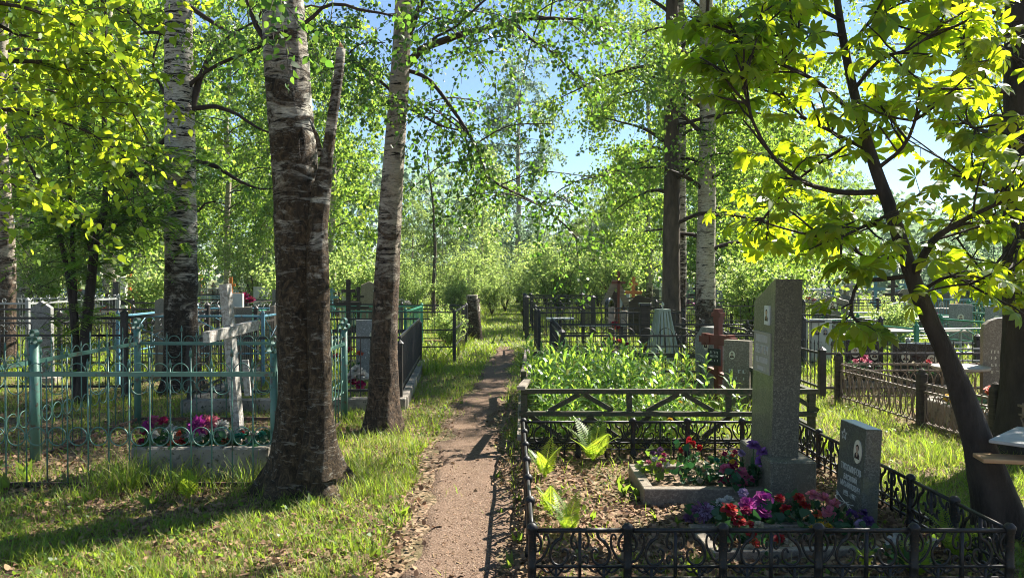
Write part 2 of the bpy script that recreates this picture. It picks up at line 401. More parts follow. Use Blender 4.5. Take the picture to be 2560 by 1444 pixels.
def bark_tube(mb, pts, radii, step=0.06, n=36, rough=0.03, seed=1.0, flare=0.0, flute=0.0):
    path = spline(pts, step); rr = resample_r(pts, path, radii); m = len(path)
    A = np.arange(n)*2*math.pi/n; T = np.gradient(path, axis=0); T /= np.linalg.norm(T, axis=1)[:, None]
    u = np.array([1.0, 0, 0]); V = np.empty((m, n, 3))
    for i in range(m):
        u = u - T[i]*u.dot(T[i]); u /= np.linalg.norm(u); v = np.cross(T[i], u)
        z = path[i][2]
        q = np.stack([np.cos(A)*2.2*rr[i]*6+seed, np.sin(A)*2.2*rr[i]*6+seed*2, np.full(n, z*2.6)], 1)
        d = (vnoise(q)-0.5)*1.2 + (vnoise(q*np.array([3.1,3.1,2.2]))-0.5)*0.8 + (vnoise(q*np.array([8,8,5.0]))-0.5)*0.5
        f = 1 + rough*d*2
        if flare: 
            e = math.exp(-max(0, z-path[0][2])/0.26)*flare
            f = f*(1 + e*(0.8+0.5*np.cos(A*5+seed*3)+0.3*np.cos(A*3-seed)))
        if flute: f = f*(1+flute*np.cos(A*2+seed+z*0.5))
        V[i] = path[i] + (rr[i]*f)[:, None]*(np.cos(A)[:, None]*u + np.sin(A)[:, None]*v)
    F = [(i*n+j, i*n+(j+1)%n, (i+1)*n+(j+1)%n, (i+1)*n+j) for i in range(m-1) for j in range(n)]
    F.append(tuple((m-1)*n+j for j in range(n)))
    mb.add(V.reshape(-1, 3), F); return path, rr

def unit(a): return a/(np.linalg.norm(a, axis=-1, keepdims=True)+1e-9)
KITE = np.array([(0,0),(0.42,0.40),(1,0),(0.42,-0.40)])
OVATE = np.array([(0,0),(0.16,0.30),(0.42,0.40),(0.74,0.22),(1.02,0),(0.74,-0.22),(0.42,-0.40),(0.16,-0.30)])
def leaf_cards(P, D, size, shape=KITE, rg=rng, fold=0.12, curl=0.1):
    """P (n,3) leaf stalk points, D (n,3) directions: one flat, slightly folded blade each."""
    n = len(P); D = unit(D); r = rg.normal(size=(n, 3)); S = unit(np.cross(D, r)); N = np.cross(S, D)
    L = (size*rg.uniform(0.65, 1.25, n))[:, None]
    k = len(shape); V = np.empty((n, k, 3))
    for i, (a, b) in enumerate(shape):
        V[:, i] = P + D*(a*L) + S*(b*L) + N*(abs(b)*fold*2*L - a*a*curl*L)
    return V
def twig_leaves(tw, per_m, size, droop=0.5, spread=1.0, rg=rng, jit=0.04):
    """leaves hung along twigs given as (k,3) polylines"""
    Ps, Ds = [], []
    for t in tw:
        seg = np.linalg.norm(np.diff(t, axis=0), axis=1); L = seg.sum(); n = max(2, int(L*per_m))
        s = np.sort(rg.uniform(0.08, 1.0, n))*L; c = np.concatenate([[0], np.cumsum(seg)])
        p = np.stack([np.interp(s, c, t[:, j]) for j in range(3)], 1)
        Ps.append(p + rg.normal(size=p.shape)*jit)
        d = rg.normal(size=p.shape)*spread; d[:, 2] -= droop*1.6
        d += unit(t[-1]-t[0])*0.4; Ds.append(d)
    return np.concatenate(Ps), np.concatenate(Ds)
def grow_twigs(path, count, length, droop, rg, t0=0.25, out=0.8, k=5, up=0.1):
    """twigs leaving a limb path, arching over and hanging"""
    tw = []; n = len(path)
    for _ in range(count):
        t = rg.uniform(t0, 1.0)**0.8*(n-1); i = min(int(t), n-2); p = path[i]+(path[i+1]-path[i])*(t-i)
        d = unit(path[min(i+1, n-1)]-path[i])*rg.uniform(0.2, 0.9)+unit(rg.normal(size=3)*np.array([1,1,0.6]))*out
        d[2] += up; d = unit(d); L = length*rg.uniform(0.5, 1.25); pts = [p]; s = L/(k-1)
        for j in range(k-1):
            d = unit(d+np.array([0, 0, -droop*(0.35+0.3*j)])+rg.normal(size=3)*0.10); p = p+d*s; pts.append(p)
        tw.append(np.array(pts))
    return tw

def birch_parts(seed, H, r0, crown0, rad, limbs, twigs, per_m, size, wander=0.25, n_side=8, twig_r=0.004, droop=0.35, shape=KITE, tw_len=1.0, lean=(0,0), keep_twigs=0.35, rough=0.02, flare=0.5):
    """a whole weeping birch in local coordinates: (trunk MB, leaf polygons)"""
    rg = np.random.default_rng(seed); mb = MB(); lb = MB(); mb.limbs = lb
    zs = np.linspace(0, H, 9); wx = np.cumsum(rg.normal(size=9))*wander*0.25; wy = np.cumsum(rg.normal(size=9))*wander*0.25
    wx -= wx[0]; wy -= wy[0]
    tp = np.stack([wx+lean[0]*zs, wy+lean[1]*zs, zs], 1); tp[0, 2] = -0.1
    tr = r0*(1-zs/H)**0.75+0.012
    path, rr = bark_tube(mb, tp, tr, 0.35 if n_side <= 10 else 0.12, n_side, rough, seed*0.37, flare)
    q = path[:, 2]; all_tw = []
    for i in range(limbs):
        f = (i+rg.uniform(0, 1))/limbs; z = crown0+(H*0.97-crown0)*f
        p = np.array([np.interp(z, q, path[:, 0]), np.interp(z, q, path[:, 1]), z])
        az = i*2.39996+rg.normal()*0.4; L = rad*(0.35+1.0*math.sin(math.pi*(0.14+0.80*f))**0.9)*rg.uniform(0.7, 1.15)
        el = R(rg.uniform(18, 55)); d = np.array([math.cos(az)*math.cos(el), math.sin(az)*math.cos(el), math.sin(el)])
        pts = [p]; k = 6
        for j in range(k):
            d = unit(d+np.array([0, 0, -0.16])+rg.normal(size=3)*0.12); p = p+d*L/k; pts.append(p)
        lp = spline(pts, 0.4); rl = max(0.010, r0*0.28*(1-f*0.6)*min(1, L/2))
        lb.tube(lp, np.linspace(rl, 0.005, len(lp)), 5, cap=False)
        tw = grow_twigs(lp, max(2, int(twigs*L/rad)), tw_len, droop, rg)
        for t in tw:
            if rg.uniform() < keep_twigs: lb.tube(t, twig_r, 3, cap=False)
        all_tw += tw
    P, D = twig_leaves(all_tw, per_m, size, 0.6, 1.0, rg, 0.07)
    return mb, leaf_cards(P, D, size, shape, rg)
def make_tree(name, label, loc, trunk_mb, leaves, bark, leafmat, group=None, cat='tree', rz=0):
    t = thing(name, label, cat, loc, rz, group)
    obj('trunk', trunk_mb, bark, t, True)
    if getattr(trunk_mb, 'limbs', None) is not None: obj('branches', trunk_mb.limbs, M['twig'], t, True)
    obj('crown', poly_mesh('crown', leaves), leafmat, t)
    return t

# chestnut leaf: 5-7 leaflets fanned from one stalk
LEAFLET = np.array([(0,0.0),(0.32,0.10),(0.62,0.21),(0.82,0.17),(1.0,0.0),(0.82,-0.17),(0.62,-0.21),(0.32,-0.10)])
def chestnut_leaves(P, D, size, rg):
    out = []
    n = len(P)
    for i in range(n):
        d = D[i].copy(); d[2] = d[2]*0.4-rg.uniform(0.1, 0.9); d = unit(d); up = unit(np.array([0, 0, 1.0])+rg.normal(size=3)*0.40)
        s = unit(np.cross(d, up)); up = np.cross(s, d); c = P[i]+D[i]*0.10
        L0 = size*rg.uniform(0.7, 1.2); nl = 7 if rg.uniform() < 0.6 else 5
        for j in range(nl):
            a = (j-(nl-1)/2)*R(240/nl)*0.9; L = L0*(1-0.09*abs(j-(nl-1)/2))
            dd = d*math.cos(a)+s*math.sin(a); ss = np.cross(up, dd)
            dr = rg.uniform(0.25, 0.65)
            V = np.array([c+dd*(x*L)+ss*(y*L*0.88)+up*(abs(y)*0.45*L-dr*x*x*0.55*L) for x, y in LEAFLET])
            out.append(V)
    return out
def chestnut_branches(limbs, rg, mb, twig_n, size, per_tip=4, tw_len=0.35):
    out = []
    for lp in limbs:
        tw = grow_twigs(lp, max(2, int(twig_n*len(lp))), tw_len, -0.02, rg, 0.2, 0.9, 4, 0.25) + [lp[-3:]]
        P, D = [], []
        for t in tw:
            mb.tube(t, np.linspace(0.008, 0.005, len(t)), 4, cap=False)
            for q in range(per_tip):
                i = len(t)-1-(q % 2)
                v = unit(rg.normal(size=3)*np.array([1,1,0.45])+unit(t[-1]-t[0])*0.8); P.append(t[i]); D.append(v)
                mb.tube([t[i], t[i]+v*0.10], 0.0022, 3, cap=False)
        out += chestnut_leaves(P, D, size, rg)
    return np.array(out)
def compound_leaves(P, D, L, pairs, lw, rg):
    """pinnate (rowan) leaves: leaflet pairs along a drooping stalk"""
    out = []
    for i in range(len(P)):
        d = unit(D[i]); s = unit(np.cross(d, np.array([0, 0, 1.0])+rg.normal(size=3)*0.3)); up = np.cross(s, d); l = L*rg.uniform(0.7, 1.2)
        for j in range(pairs):
            f = 0.2+0.8*j/(pairs-1); c = P[i]+d*(l*f)-np.array([0, 0, 0.35*f*f*l])
            for sg in (-1, 1):
                e = unit(s*sg+d*0.45-up*0.15); q = np.cross(e, up); w = lw*rg.uniform(0.85, 1.1)
                out.append([c, c+e*w*0.45+q*w*0.17, c+e*w-up*w*0.1, c+e*w*0.45-q*w*0.17])
    return np.array(out)
def fern_units(n_fr, L, rg, tilt=(60, 84), pairs=22):
    out = []
    for k in range(n_fr):
        az = k*2*math.pi/n_fr+rg.normal()*0.25; el = R(rg.uniform(*tilt)); l = L*rg.uniform(0.75, 1.1)
        d = np.array([math.cos(az)*math.cos(el), math.sin(az)*math.cos(el), math.sin(el)]); p = np.zeros(3); s = l/pairs
        side = np.array([-math.sin(az), math.cos(az), 0.0])
        for j in range(pairs):
            f = j/(pairs-1); p0 = p; p = p+d*s; d = unit(d+np.array([math.cos(az), math.sin(az), -0.9])*0.024)
            up = np.cross(side, d); w = l*0.25*math.sin(math.pi*min(1, 0.16+0.84*f)**0.75)+0.006
            if j < 2: w *= 0.3
            out.append([p0-side*0.003, p0+side*0.003, p+side*0.003, p-side*0.003])
            for sg in (-1, 1):
                e = unit(side*sg+d*0.35+up*0.12)
                out.append([p0-d*s*0.15, p0+e*w*0.55-d*s*0.02-up*0.004, p0+e*w+d*s*0.35-up*w*0.15, p0+e*w*0.5+d*s*1.0])
    return np.array(out)
# ---------------------------------------------------------------- ground, path, grass, litter
PATH = [(1500,950,1300),(1444,962,1290),(1300,1040,1296),(1200,1062,1262),(1100,1105,1250),(1050,1130,1248),(1000,1164,1256),(950,1200,1268),(900,1228,1282),(872,1246,1288),(845,1262,1292)]
PL = [G(a, y) for y, a, b in PATH]; PR = [G(b, y) for y, a, b in PATH]
_py = np.array([p.y for p in PL]); _pl = np.array([p.x for p in PL]); _pr = np.array([p.x for p in PR])
def path_lr(y): return np.interp(y, _py, _pl), np.interp(y, _py, _pr)
def gz(x, y):
    x = np.asarray(x, float); y = np.asarray(y, float)
    l, r = path_lr(y); on = np.clip(1-np.abs((x-(l+r)/2)/((r-l)/2+0.15)), 0, 1)*(y < 17)
    return (n2(x, y, 0.7, 2)-0.5)*0.06 + (n2(x, y, 3.1, 5)-0.5)*0.02 - 0.03*on - 0.012
xs = np.concatenate([np.linspace(-160, -12, 30), np.arange(-11.5, 11.6, 0.16), np.linspace(12.5, 160, 30)])
ys = np.concatenate([np.linspace(-25, 2.0, 10), np.arange(2.2, 18, 0.14), np.linspace(18.5, 60, 60), np.linspace(65, 320, 18)])
XX, YY = np.meshgrid(xs, ys); ZZ = gz(XX, YY)
mb = MB(); nx = len(xs)
I = (np.arange(len(ys)-1)[:, None]*nx+np.arange(nx-1)[None]).ravel()
mb.add(np.stack([XX.ravel(), YY.ravel(), ZZ.ravel()], 1), np.stack([I, I+1, I+1+nx, I+nx], 1))
b = NB('forest_soil'); n1 = b.noise(0.9, 5, 0.6); n2_ = b.noise(9, 6, 0.7); n3 = b.noise(45, 4, 0.7); v = b.n('TexVoronoi', Vector=b.co(), Scale=38.0).outputs['Color']
vb = b.n('RGBToBW', Color=v).outputs[0]
c = b.ramp(n2_, [(0.3, (0.055,0.036,0.022)), (0.7, (0.155,0.11,0.07))])
c = b.mix(b.ramp(vb, [(0.55, 0.0), (0.62, 1.0)]), c, (0.27,0.19,0.125))
c = b.mix(b.ramp(n1, [(0.48, 0.0), (0.62, 0.35)]), c, b.mix(n3, (0.05,0.075,0.018), (0.13,0.15,0.04)))
yf = b.n('SeparateXYZ', Vector=b.n('TexCoord').outputs['Object']).outputs[1]
c = b.mix(b.math('MULTIPLY', b.ramp(b.math('DIVIDE', yf, 40.0), [(0.24, 0.0), (0.40, 1.0)]), b.ramp(n2_, [(0.3, 0.55), (0.6, 0.95)])), c, b.mix(n3, (0.06,0.09,0.018), (0.15,0.19,0.04)))
M['ground'] = b.done(b.pbr(c, 0.95, 0, b.bump(b.math('ADD', n3, vb), 0.6, 0.02), 0.15))
g = obj('ground', mb, M['ground'], None, True); g['kind'] = 'structure'
mb = MB(); yy = np.linspace(2.2, 17, 220); V = []; nw = 12
for i, y in enumerate(yy):
    l, r = path_lr(y); l += (vnoise([[y*1.7, 1, 0]])[0]-0.5)*0.22+(vnoise([[y*7, 1, 5]])[0]-0.5)*0.10; r += (vnoise([[y*1.7, 9, 3]])[0]-0.5)*0.22+(vnoise([[y*7, 9, 7]])[0]-0.5)*0.10
    for j in range(nw+1):
        x = l+(r-l)*j/nw; V.append((x, y, float(gz(x, y))+0.022+0.004*math.sin(math.pi*j/nw)-(0.03 if j in (0, nw) else 0)))
mb.add(V, [(i*(nw+1)+j, i*(nw+1)+j+1, (i+1)*(nw+1)+j+1, (i+1)*(nw+1)+j) for i in range(len(yy)-1) for j in range(nw)])
b = NB('trodden_earth'); n1 = b.noise(2.2, 5, 0.6); n2_ = b.noise(16, 6, 0.75); n3 = b.noise(70, 3, 0.7)
c = b.ramp(n2_, [(0.3, (0.13,0.083,0.058)), (0.7, (0.29,0.20,0.142))])
c = b.mix(b.ramp(n1, [(0.42, 0.0), (0.6, 0.8)]), c, (0.215,0.145,0.10))
c = b.mix(b.ramp(n3, [(0.60, 0.0), (0.68, 1.0)]), c, (0.40,0.32,0.24)); c = b.mix(b.ramp(n3, [(0.34, 1.0), (0.42, 0.0)]), c, (0.09,0.055,0.035))
M['path'] = b.done(b.pbr(c, 0.95, 0, b.bump(b.math('ADD', n2_, n3), 0.9, 0.03), 0.12))
g = obj('path', mb, M['path'], None, True); g['kind'] = 'structure'

def scatter(count, ymin, ymax, rg, power=1.4, margin=1.15):
    """random ground points inside the view wedge, denser towards the camera"""
    u = rg.uniform(0, 1, count); y = ymin*(ymax/ymin)**(u**(1/power) if power != 1 else u)
    x = rg.uniform(-1, 1, count)*y*0.667*margin
    return x, y
def on_path(x, y, pad=0.0):
    l, r = path_lr(y); return (x > l-pad) & (x < r+pad) & (y < 16.5)
def rect(x, y, x0, x1, y0, y1): return (x > x0) & (x < x1) & (y > y0) & (y < y1)
def grass_blades(x, y, h, rg, wd=0.006):
    n = len(x); z = gz(x, y); az = rg.uniform(0, 2*math.pi, n); lean = rg.uniform(0.1, 0.9, n)
    d = np.stack([np.cos(az)*lean, np.sin(az)*lean, np.ones(n)], 1); d = unit(d)
    s = np.stack([-np.sin(az+rg.normal(size=n)*0.8), np.cos(az), np.zeros(n)], 1); s = unit(s)
    P = np.stack([x, y, z-0.01], 1); V = np.empty((n, 5, 3)); wd = (wd*rg.uniform(0.6, 1.4, n))[:, None]; h = h[:, None]
    bend = np.stack([np.cos(az), np.sin(az), -0.55*np.ones(n)], 1)*(rg.uniform(0.1, 0.6, n)[:, None])
    V[:, 0] = P-s*wd/2; V[:, 1] = P+s*wd/2
    m = P+d*h*0.55+bend*h*0.12; V[:, 2] = m+s*wd*0.42; V[:, 3] = m-s*wd*0.42
    V[:, 4] = P+d*h+bend*h*0.62
    return V
def grass_density(x, y):
    d = 0.22+0.9*np.clip((n2(x, y, 0.9, 11)-0.40)*3.2, 0, 1)
    l, r = path_lr(y)
    left = (x < l); near = np.clip((l-x), 0, 3)
    d = np.where(left & (near < 1.3) & (y > 4.5), d*1.5+0.5, d)               # bank beside the path
    d = np.where((~left) & (x < 0.15) & (y < 7), d*0.18, d)                     # bare strip by the iron fence
    d = np.where(rect(x, y, 0.05, 2.55, 3.7, 6.8), d*0.10, d)                   # leaf litter inside the iron fence
    d = np.where(rect(x, y, -4.2, -1.85, 5.9, 8.5), d*0.32, d)                  # inside the teal fence
    d = np.where(rect(x, y, -4.6, -1.6, 5.0, 5.95), d*0.35, d); d = np.where(rect(x, y, -3.1, -1.8, 5.45, 5.95), d+0.35, d)
    d = np.where(rect(x, y, 2.6, 4.05, 4.5, 12), d*1.2+0.75, d)                 # long grass on the right
    d = np.where((y > 9), d*0.9+0.5, d); d = np.where(rect(x, y, 0.15, 2.65, 6.95, 10.1), 0.9, d)
    d = np.where((y < 5.4) & (x < -0.7), d*1.3+0.24, d)
    d = d*(0.30+1.5*n2(x, y, 6.0, 17)**1.6*1.4)
    pad = n2(x, y, 2.3, 4)*0.22-0.06
    d = np.where((x > l-pad) & (x < r+pad*0.8) & (y < 16.0), d*0.02, d)
    return d
rg = np.random.default_rng(3)
x, y = scatter(420000, 3.1, 14, rg, 1.0); keep = rg.uniform(0, 1.25, len(x)) < grass_density(x, y); x, y = x[keep], y[keep]
tall = np.where(rect(x, y, 2.6, 4.1, 4.5, 12), 1.05, 1.0)*np.where(rect(x, y, -3.1, -1.8, 5.45, 5.95), 1.9, 1.0)*np.where(rect(x, y, 0.15, 2.65, 6.95, 10.1), 2.0, 1.0)*np.where((y < 5.3), 0.72, 1.0)
h = (0.03+0.12*rg.uniform(0, 1, len(x))**1.7)*tall*(0.45+0.6*n2(x, y, 1.3, 8)+0.75*n2(x, y, 6.0, 17))
g = obj('grass', multi_mesh('grass', grass_blades(x, y, h, rg, 0.0046), [(0,1,2,3), (3,2,4)]), M['grass']); setp(g, 'low uneven grass along the path and between the graves', 'grass', kind='stuff')
x, y = scatter(300000, 12, 60, rg, 1.0, 1.1); keep = (rg.uniform(0, 1, len(x)) < grass_density(x, y)) & ~on_path(x, y); x, y = x[keep], y[keep]
h = (0.08+0.25*rg.uniform(0, 1, len(x))**1.5)*np.where(y > 20, 1.3, 1)
pl, pr = path_lr(y); h = np.where((np.abs(x-(pl+pr)/2-0.0) < 0.9), h*0.4, h)
g = obj('grass', multi_mesh('grass', grass_blades(x, y, h, rg, 0.016), [(0,1,2,3), (3,2,4)]), M['grass']); setp(g, 'tall sunlit grass among the far graves', 'grass', kind='stuff')
# fallen leaves
x, y = scatter(80000, 3.1, 12, rg, 1.0, 1.1)
dl = 0.30+0.5*n2(x, y, 1.1, 21); dl = np.where(rect(x, y, 0.0, 2.6, 3.7, 6.9), 1.2, dl); dl = np.where((x > -0.35) & (x < 0.15) & (y < 7), 0.9, dl); dl = np.where(on_path(x, y, -0.03), 0.06, dl); dl = np.where(on_path(x, y, -0.03) & ~on_path(x, y, -0.10), 0.2, dl)
dl = np.where(rect(x, y, 2.6, 4.1, 4.5, 12), 0.12, dl); dl = np.where(rect(x, y, -4.6, -1.5, 4.8, 8.5), 0.75, dl)
dl = np.where((x < -0.5) & (y < 5.5), dl*0.95, dl); keep = rg.uniform(0, 1.2, len(x)) < dl; x, y = x[keep], y[keep]
P = np.stack([x, y, gz(x, y)+0.004+rg.uniform(0, 0.018, len(x))], 1); D = rg.normal(size=P.shape); D[:, 2] *= 0.28
def flat_cards(P, D, size, rg, shape, tiltn=0.4):
    n = len(P); D = unit(D); up = np.array([0, 0, 1.0])+rg.normal(size=(n, 3))*tiltn; S = unit(np.cross(up, D)); N = np.cross(D, S); L = (size*rg.uniform(0.6, 1.3, n))[:, None]
    return np.stack([P+D*(a*L)+S*(b*L)+N*(abs(b)*0.5*L+0.25*a*a*L*0.6) for a, b in shape], 1)
g = obj('leaf_litter', poly_mesh('leaf_litter', flat_cards(P, D, 0.035, rg, OVATE)), M['litter']); setp(g, 'dry brown fallen leaves scattered over the soil', 'fallen leaves', kind='stuff')
# low broad-leaved weeds
x, y = scatter(3600, 3.1, 16, rg, 1.0, 1.1); keep = (rg.uniform(0, 1, len(x)) < 0.20+0.6*(n2(x, y, 1.6, 31) > 0.52)) & ~on_path(x, y, 0.05) & ~(rect(x, y, 0.0, 2.6, 3.6, 6.9) & (rg.uniform(0, 1, len(x)) < 0.75)); x, y = x[keep], y[keep]
k = 6; P = np.repeat(np.stack([x, y, gz(x, y)], 1), k, 0); P[:, :2] += rg.normal(size=(len(P), 2))*0.03; P[:, 2] += rg.uniform(0.0, 0.05, len(P))
D = rg.normal(size=P.shape); D[:, 2] = np.abs(D[:, 2])*0.7+0.1
g = obj('weeds', poly_mesh('weeds', flat_cards(P, D, 0.030, rg, OVATE)), M['weed']); setp(g, 'small broad leaved weeds in the short grass', 'weeds', kind='stuff')

# twigs, bark crumbs and pebbles trodden into the path
x, y = scatter(26000, 3.1, 12, rg, 1.0); keep = on_path(x, y, 0.05) & (rg.uniform(0, 1, len(x)) < 0.9); x, y = x[keep], y[keep]
P = np.stack([x, y, gz(x, y)+0.026+rg.uniform(0, 0.004, len(x))], 1); D = rg.normal(size=P.shape); D[:, 2] *= 0.15
g = obj('bark_crumbs', poly_mesh('bark_crumbs', flat_cards(P, D, 0.015, rg, KITE*np.array([1, 0.8]), 0.5)), M['litter']); setp(g, 'tiny bark crumbs and dry bits trodden into the path', 'bark crumbs', kind='stuff')
# ---------------------------------------------------------------- fences
def side_axes(a, b):
    a = Vector(a); b = Vector(b); d = (b-a); L = d.length; return a, d/L, L
def picket_side(a, b, h, style, step=0.12, r=0.006):
    """one fence side between two ground points, as a single panel of bars"""
    a, d, L = side_axes(a, b); m = MB(); up = Vector((0,0,1)); n = max(2, round(L/step)); s = L/n
    def rail(z, t=0.03, wdt=0.022): m.beam(a+up*z, b_+up*z, wdt, t, up)
    b_ = Vector(b)
    if style in ('pickets', 'arcs', 'spears', 'palings'):
        rail(h); rail(0.12)
        for i in range(1, n):
            p = a+d*(s*i)
            top = {'pickets': h-0.01, 'arcs': h-0.01, 'spears': h+0.10, 'palings': h+0.02}[style]
            if style == 'palings': m.beam(p+up*0.05, p+up*top, 0.05, 0.012, d)
            else: m.tube([p+up*0.05, p+up*top], r, 5)
            if style == 'spears': m.lathe([(0.001, 0.0), (0.013, 0.02), (0.001, 0.07)], p+up*(top-0.005), 5)
        if style == 'arcs':
            k = max(1, round(L/0.30))
            for i in range(k): m.arc(a+d*(L*(i+0.5)/k)+up*(h+0.015), L/k*0.36, 0.006, d, up, 0, math.pi, 10)
            rail(h-0.16, 0.018, 0.014)
    elif style == 'bars':
        for z in (h, h*0.66, h*0.33): rail(z, 0.022, 0.018)
        for i in range(1, max(2, round(L/0.35))): p = a+d*(L*i/max(2, round(L/0.35))); m.tube([p+up*0.04, p+up*h], r, 5)
    elif style == 'pipe':
        m.tube([a+up*h, b_+up*h], 0.018, 6); m.tube([a+up*(h*0.45), b_+up*(h*0.45)], 0.011, 6)
        k = max(1, round(L/1.0))
        for i in range(k):
            p, q = a+d*(L*i/k), a+d*(L*(i+1)/k); m.tube([p+up*(h*0.45), q+up*h], 0.008, 5); m.tube([p+up*h, q+up*(h*0.45)], 0.008, 5)
    elif style == 'gothic':
        rail(h); rail(h*0.78); rail(0.14); k = max(2, round(L/0.22))
        for i in range(k):
            c = a+d*(L*(i+0.5)/k); m.arc(c+up*(h*0.78-0.11), 0.085, 0.006, d, up, 0, math.pi, 8)
            for e in (-1, 1): m.tube([c+d*(0.085*e)+up*0.1, c+d*(0.085*e)+up*(h*0.78-0.11)], r, 5)
            m.arc(c+up*(h*0.89), h*0.045, 0.005, d, up, k=8)
    elif style == 'scroll':
        rail(h); rail(0.13); k = max(2, round(L/0.26))
        for i in range(k):
            c = a+d*(L*(i+0.5)/k)
            for e in (-1, 1): m.arc(c+d*(0.05*e)+up*(h*0.62), 0.05, 0.006, d, up, 0, 4.8, 12)
            m.tube([c+up*0.1, c+up*h], r, 5); m.arc(c+up*(h+0.05), 0.035, 0.006, d, up, k=10)
    return m
def grave_fence(name, label, x0, x1, y0, y1, h, style, mat, group=None, sides='fblr', post=0.03, ph=0.06, rz=0.0, step=0.12, cap=True, cat='fence'):
    t = thing(name, label, cat, ((x0+x1)/2, (y0+y1)/2, 0), rz, group); wx, wy = (x1-x0)/2, (y1-y0)/2
    C = dict(fl=(-wx,-wy,0), fr=(wx,-wy,0), bl=(-wx,wy,0), br=(wx,wy,0)); S = dict(f=('fl','fr'), b=('bl','br'), l=('fl','bl'), r=('fr','br'))
    used = set()
    for k in sides:
        p, q = S[k]; obj('panel', picket_side(C[p], C[q], h, style, step), mat, t); used |= {p, q}
    for k in sorted(used):
        m = MB(); c = C[k]; m.box((c[0], c[1], (h+ph)/2-0.03), (post*2, post*2, h+ph+0.06))
        if cap: m.lathe([(post*1.5, h+ph), (post*1.5, h+ph+0.012), (post*0.9, h+ph+0.03), (0.004, h+ph+0.055)], (c[0], c[1], 0), 8)
        obj('post', m, mat, t)
    return t

# cast-iron fence round the near plot
IX0, IX1, IY0, IY1, IH = 0.10, 2.475, 3.80, 6.65, 0.31
def iron_panel(wd):
    m = MB(); X = Vector((1,0,0)); Z = Vector((0,0,1)); h = wd/2
    m.tube([(-h,0,0.292), (h,0,0.292)], 0.0115, 7); m.beam((-h,0,0.112), (h,0,0.112), 0.014, 0.012, Z); m.beam((-h,0,0.055), (h,0,0.055), 0.012, 0.010, Z)
    m.beam((0,0,-0.02), (0,0,0.29), 0.015, 0.017, Vector((0,1,0)))
    for e in (-1, 1):
        def cv(pts, r0, r1): 
            p = spline([(e*a*wd, 0, z) for a, z in pts], 0.008); m.tube(p, np.linspace(r0, r1, len(p)), 6)
        cv([(0.18,0.285), (0.20,0.255), (0.255,0.235), (0.30,0.20), (0.31,0.165), (0.28,0.13), (0.22,0.118), (0.16,0.13), (0.125,0.16), (0.13,0.19), (0.165,0.198), (0.185,0.182)], 0.0085, 0.006)
        cv([(0.06,0.285), (0.09,0.25), (0.085,0.215), (0.055,0.20), (0.035,0.215), (0.045,0.235)], 0.007, 0.005)
        cv([(0.47,0.285), (0.43,0.262), (0.405,0.23), (0.42,0.195), (0.455,0.19), (0.462,0.215), (0.445,0.222)], 0.0075, 0.005)
        cv([(0.49,0.13), (0.44,0.135), (0.385,0.16), (0.335,0.205), (0.325,0.245), (0.345,0.272), (0.375,0.262), (0.372,0.243)], 0.0075, 0.005)
        cv([(0.03,0.155), (0.07,0.165), (0.09,0.145), (0.075,0.125), (0.055,0.135)], 0.006, 0.005)
        cv([(0.08,0.112), (0.16,0.085), (0.25,0.112)], 0.006, 0.006); cv([(0.25,0.112), (0.33,0.082), (0.42,0.112)], 0.006, 0.006); cv([(0.16,0.112), (0.25,0.066), (0.34,0.112)], 0.006, 0.006)
        m.beam((e*0.25*wd,0,-0.02), (e*0.25*wd,0,0.112), 0.013, 0.012, Vector((0,1,0)))
        m.lathe([(0.002,-0.014), (0.012,0), (0.002,0.014)], (e*0.255*wd, 0, 0.235), 6)
    return m
def iron_post():
    m = MB(); m.lathe([(0.030,-0.03),(0.030,0.03),(0.021,0.045),(0.021,0.10),(0.026,0.11),(0.021,0.12),(0.020,0.27),(0.026,0.28),(0.026,0.292),(0.030,0.30),(0.028,0.313),(0.016,0.326),(0.002,0.33)], n=12); return m
t = thing('cast_iron_fence', 'low black cast iron fence with scrolls round the nearest grave plot', 'fence', (IX0, IY0, 0))
wx, wy = IX1-IX0, IY1-IY0; nxp, nyp = 5, 6; pm = iron_panel(wx/nxp).mesh('panel', True); pm2 = iron_panel(wy/nyp).mesh('panel', True); po = iron_post().mesh('post', True)
for i in range(nxp):
    for yy_ in (0, wy): o = obj('panel', pm, M['iron'], t); o.location = ((i+0.5)*wx/nxp, yy_, 0)
for i in range(nyp):
    for xx_ in (0, wx): o = obj('panel', pm2, M['iron'], t); o.location = (xx_, (i+0.5)*wy/nyp, 0); o.rotation_euler = (0, 0, R(90))
for i in range(nxp+1):
    for yy_ in (0, wy): o = obj('post', po, M['iron'], t); o.location = (i*wx/nxp, yy_, 0)
for i in range(1, nyp):
    for xx_ in (0, wx): o = obj('post', po, M['iron'], t); o.location = (xx_, i*wy/nyp, 0)

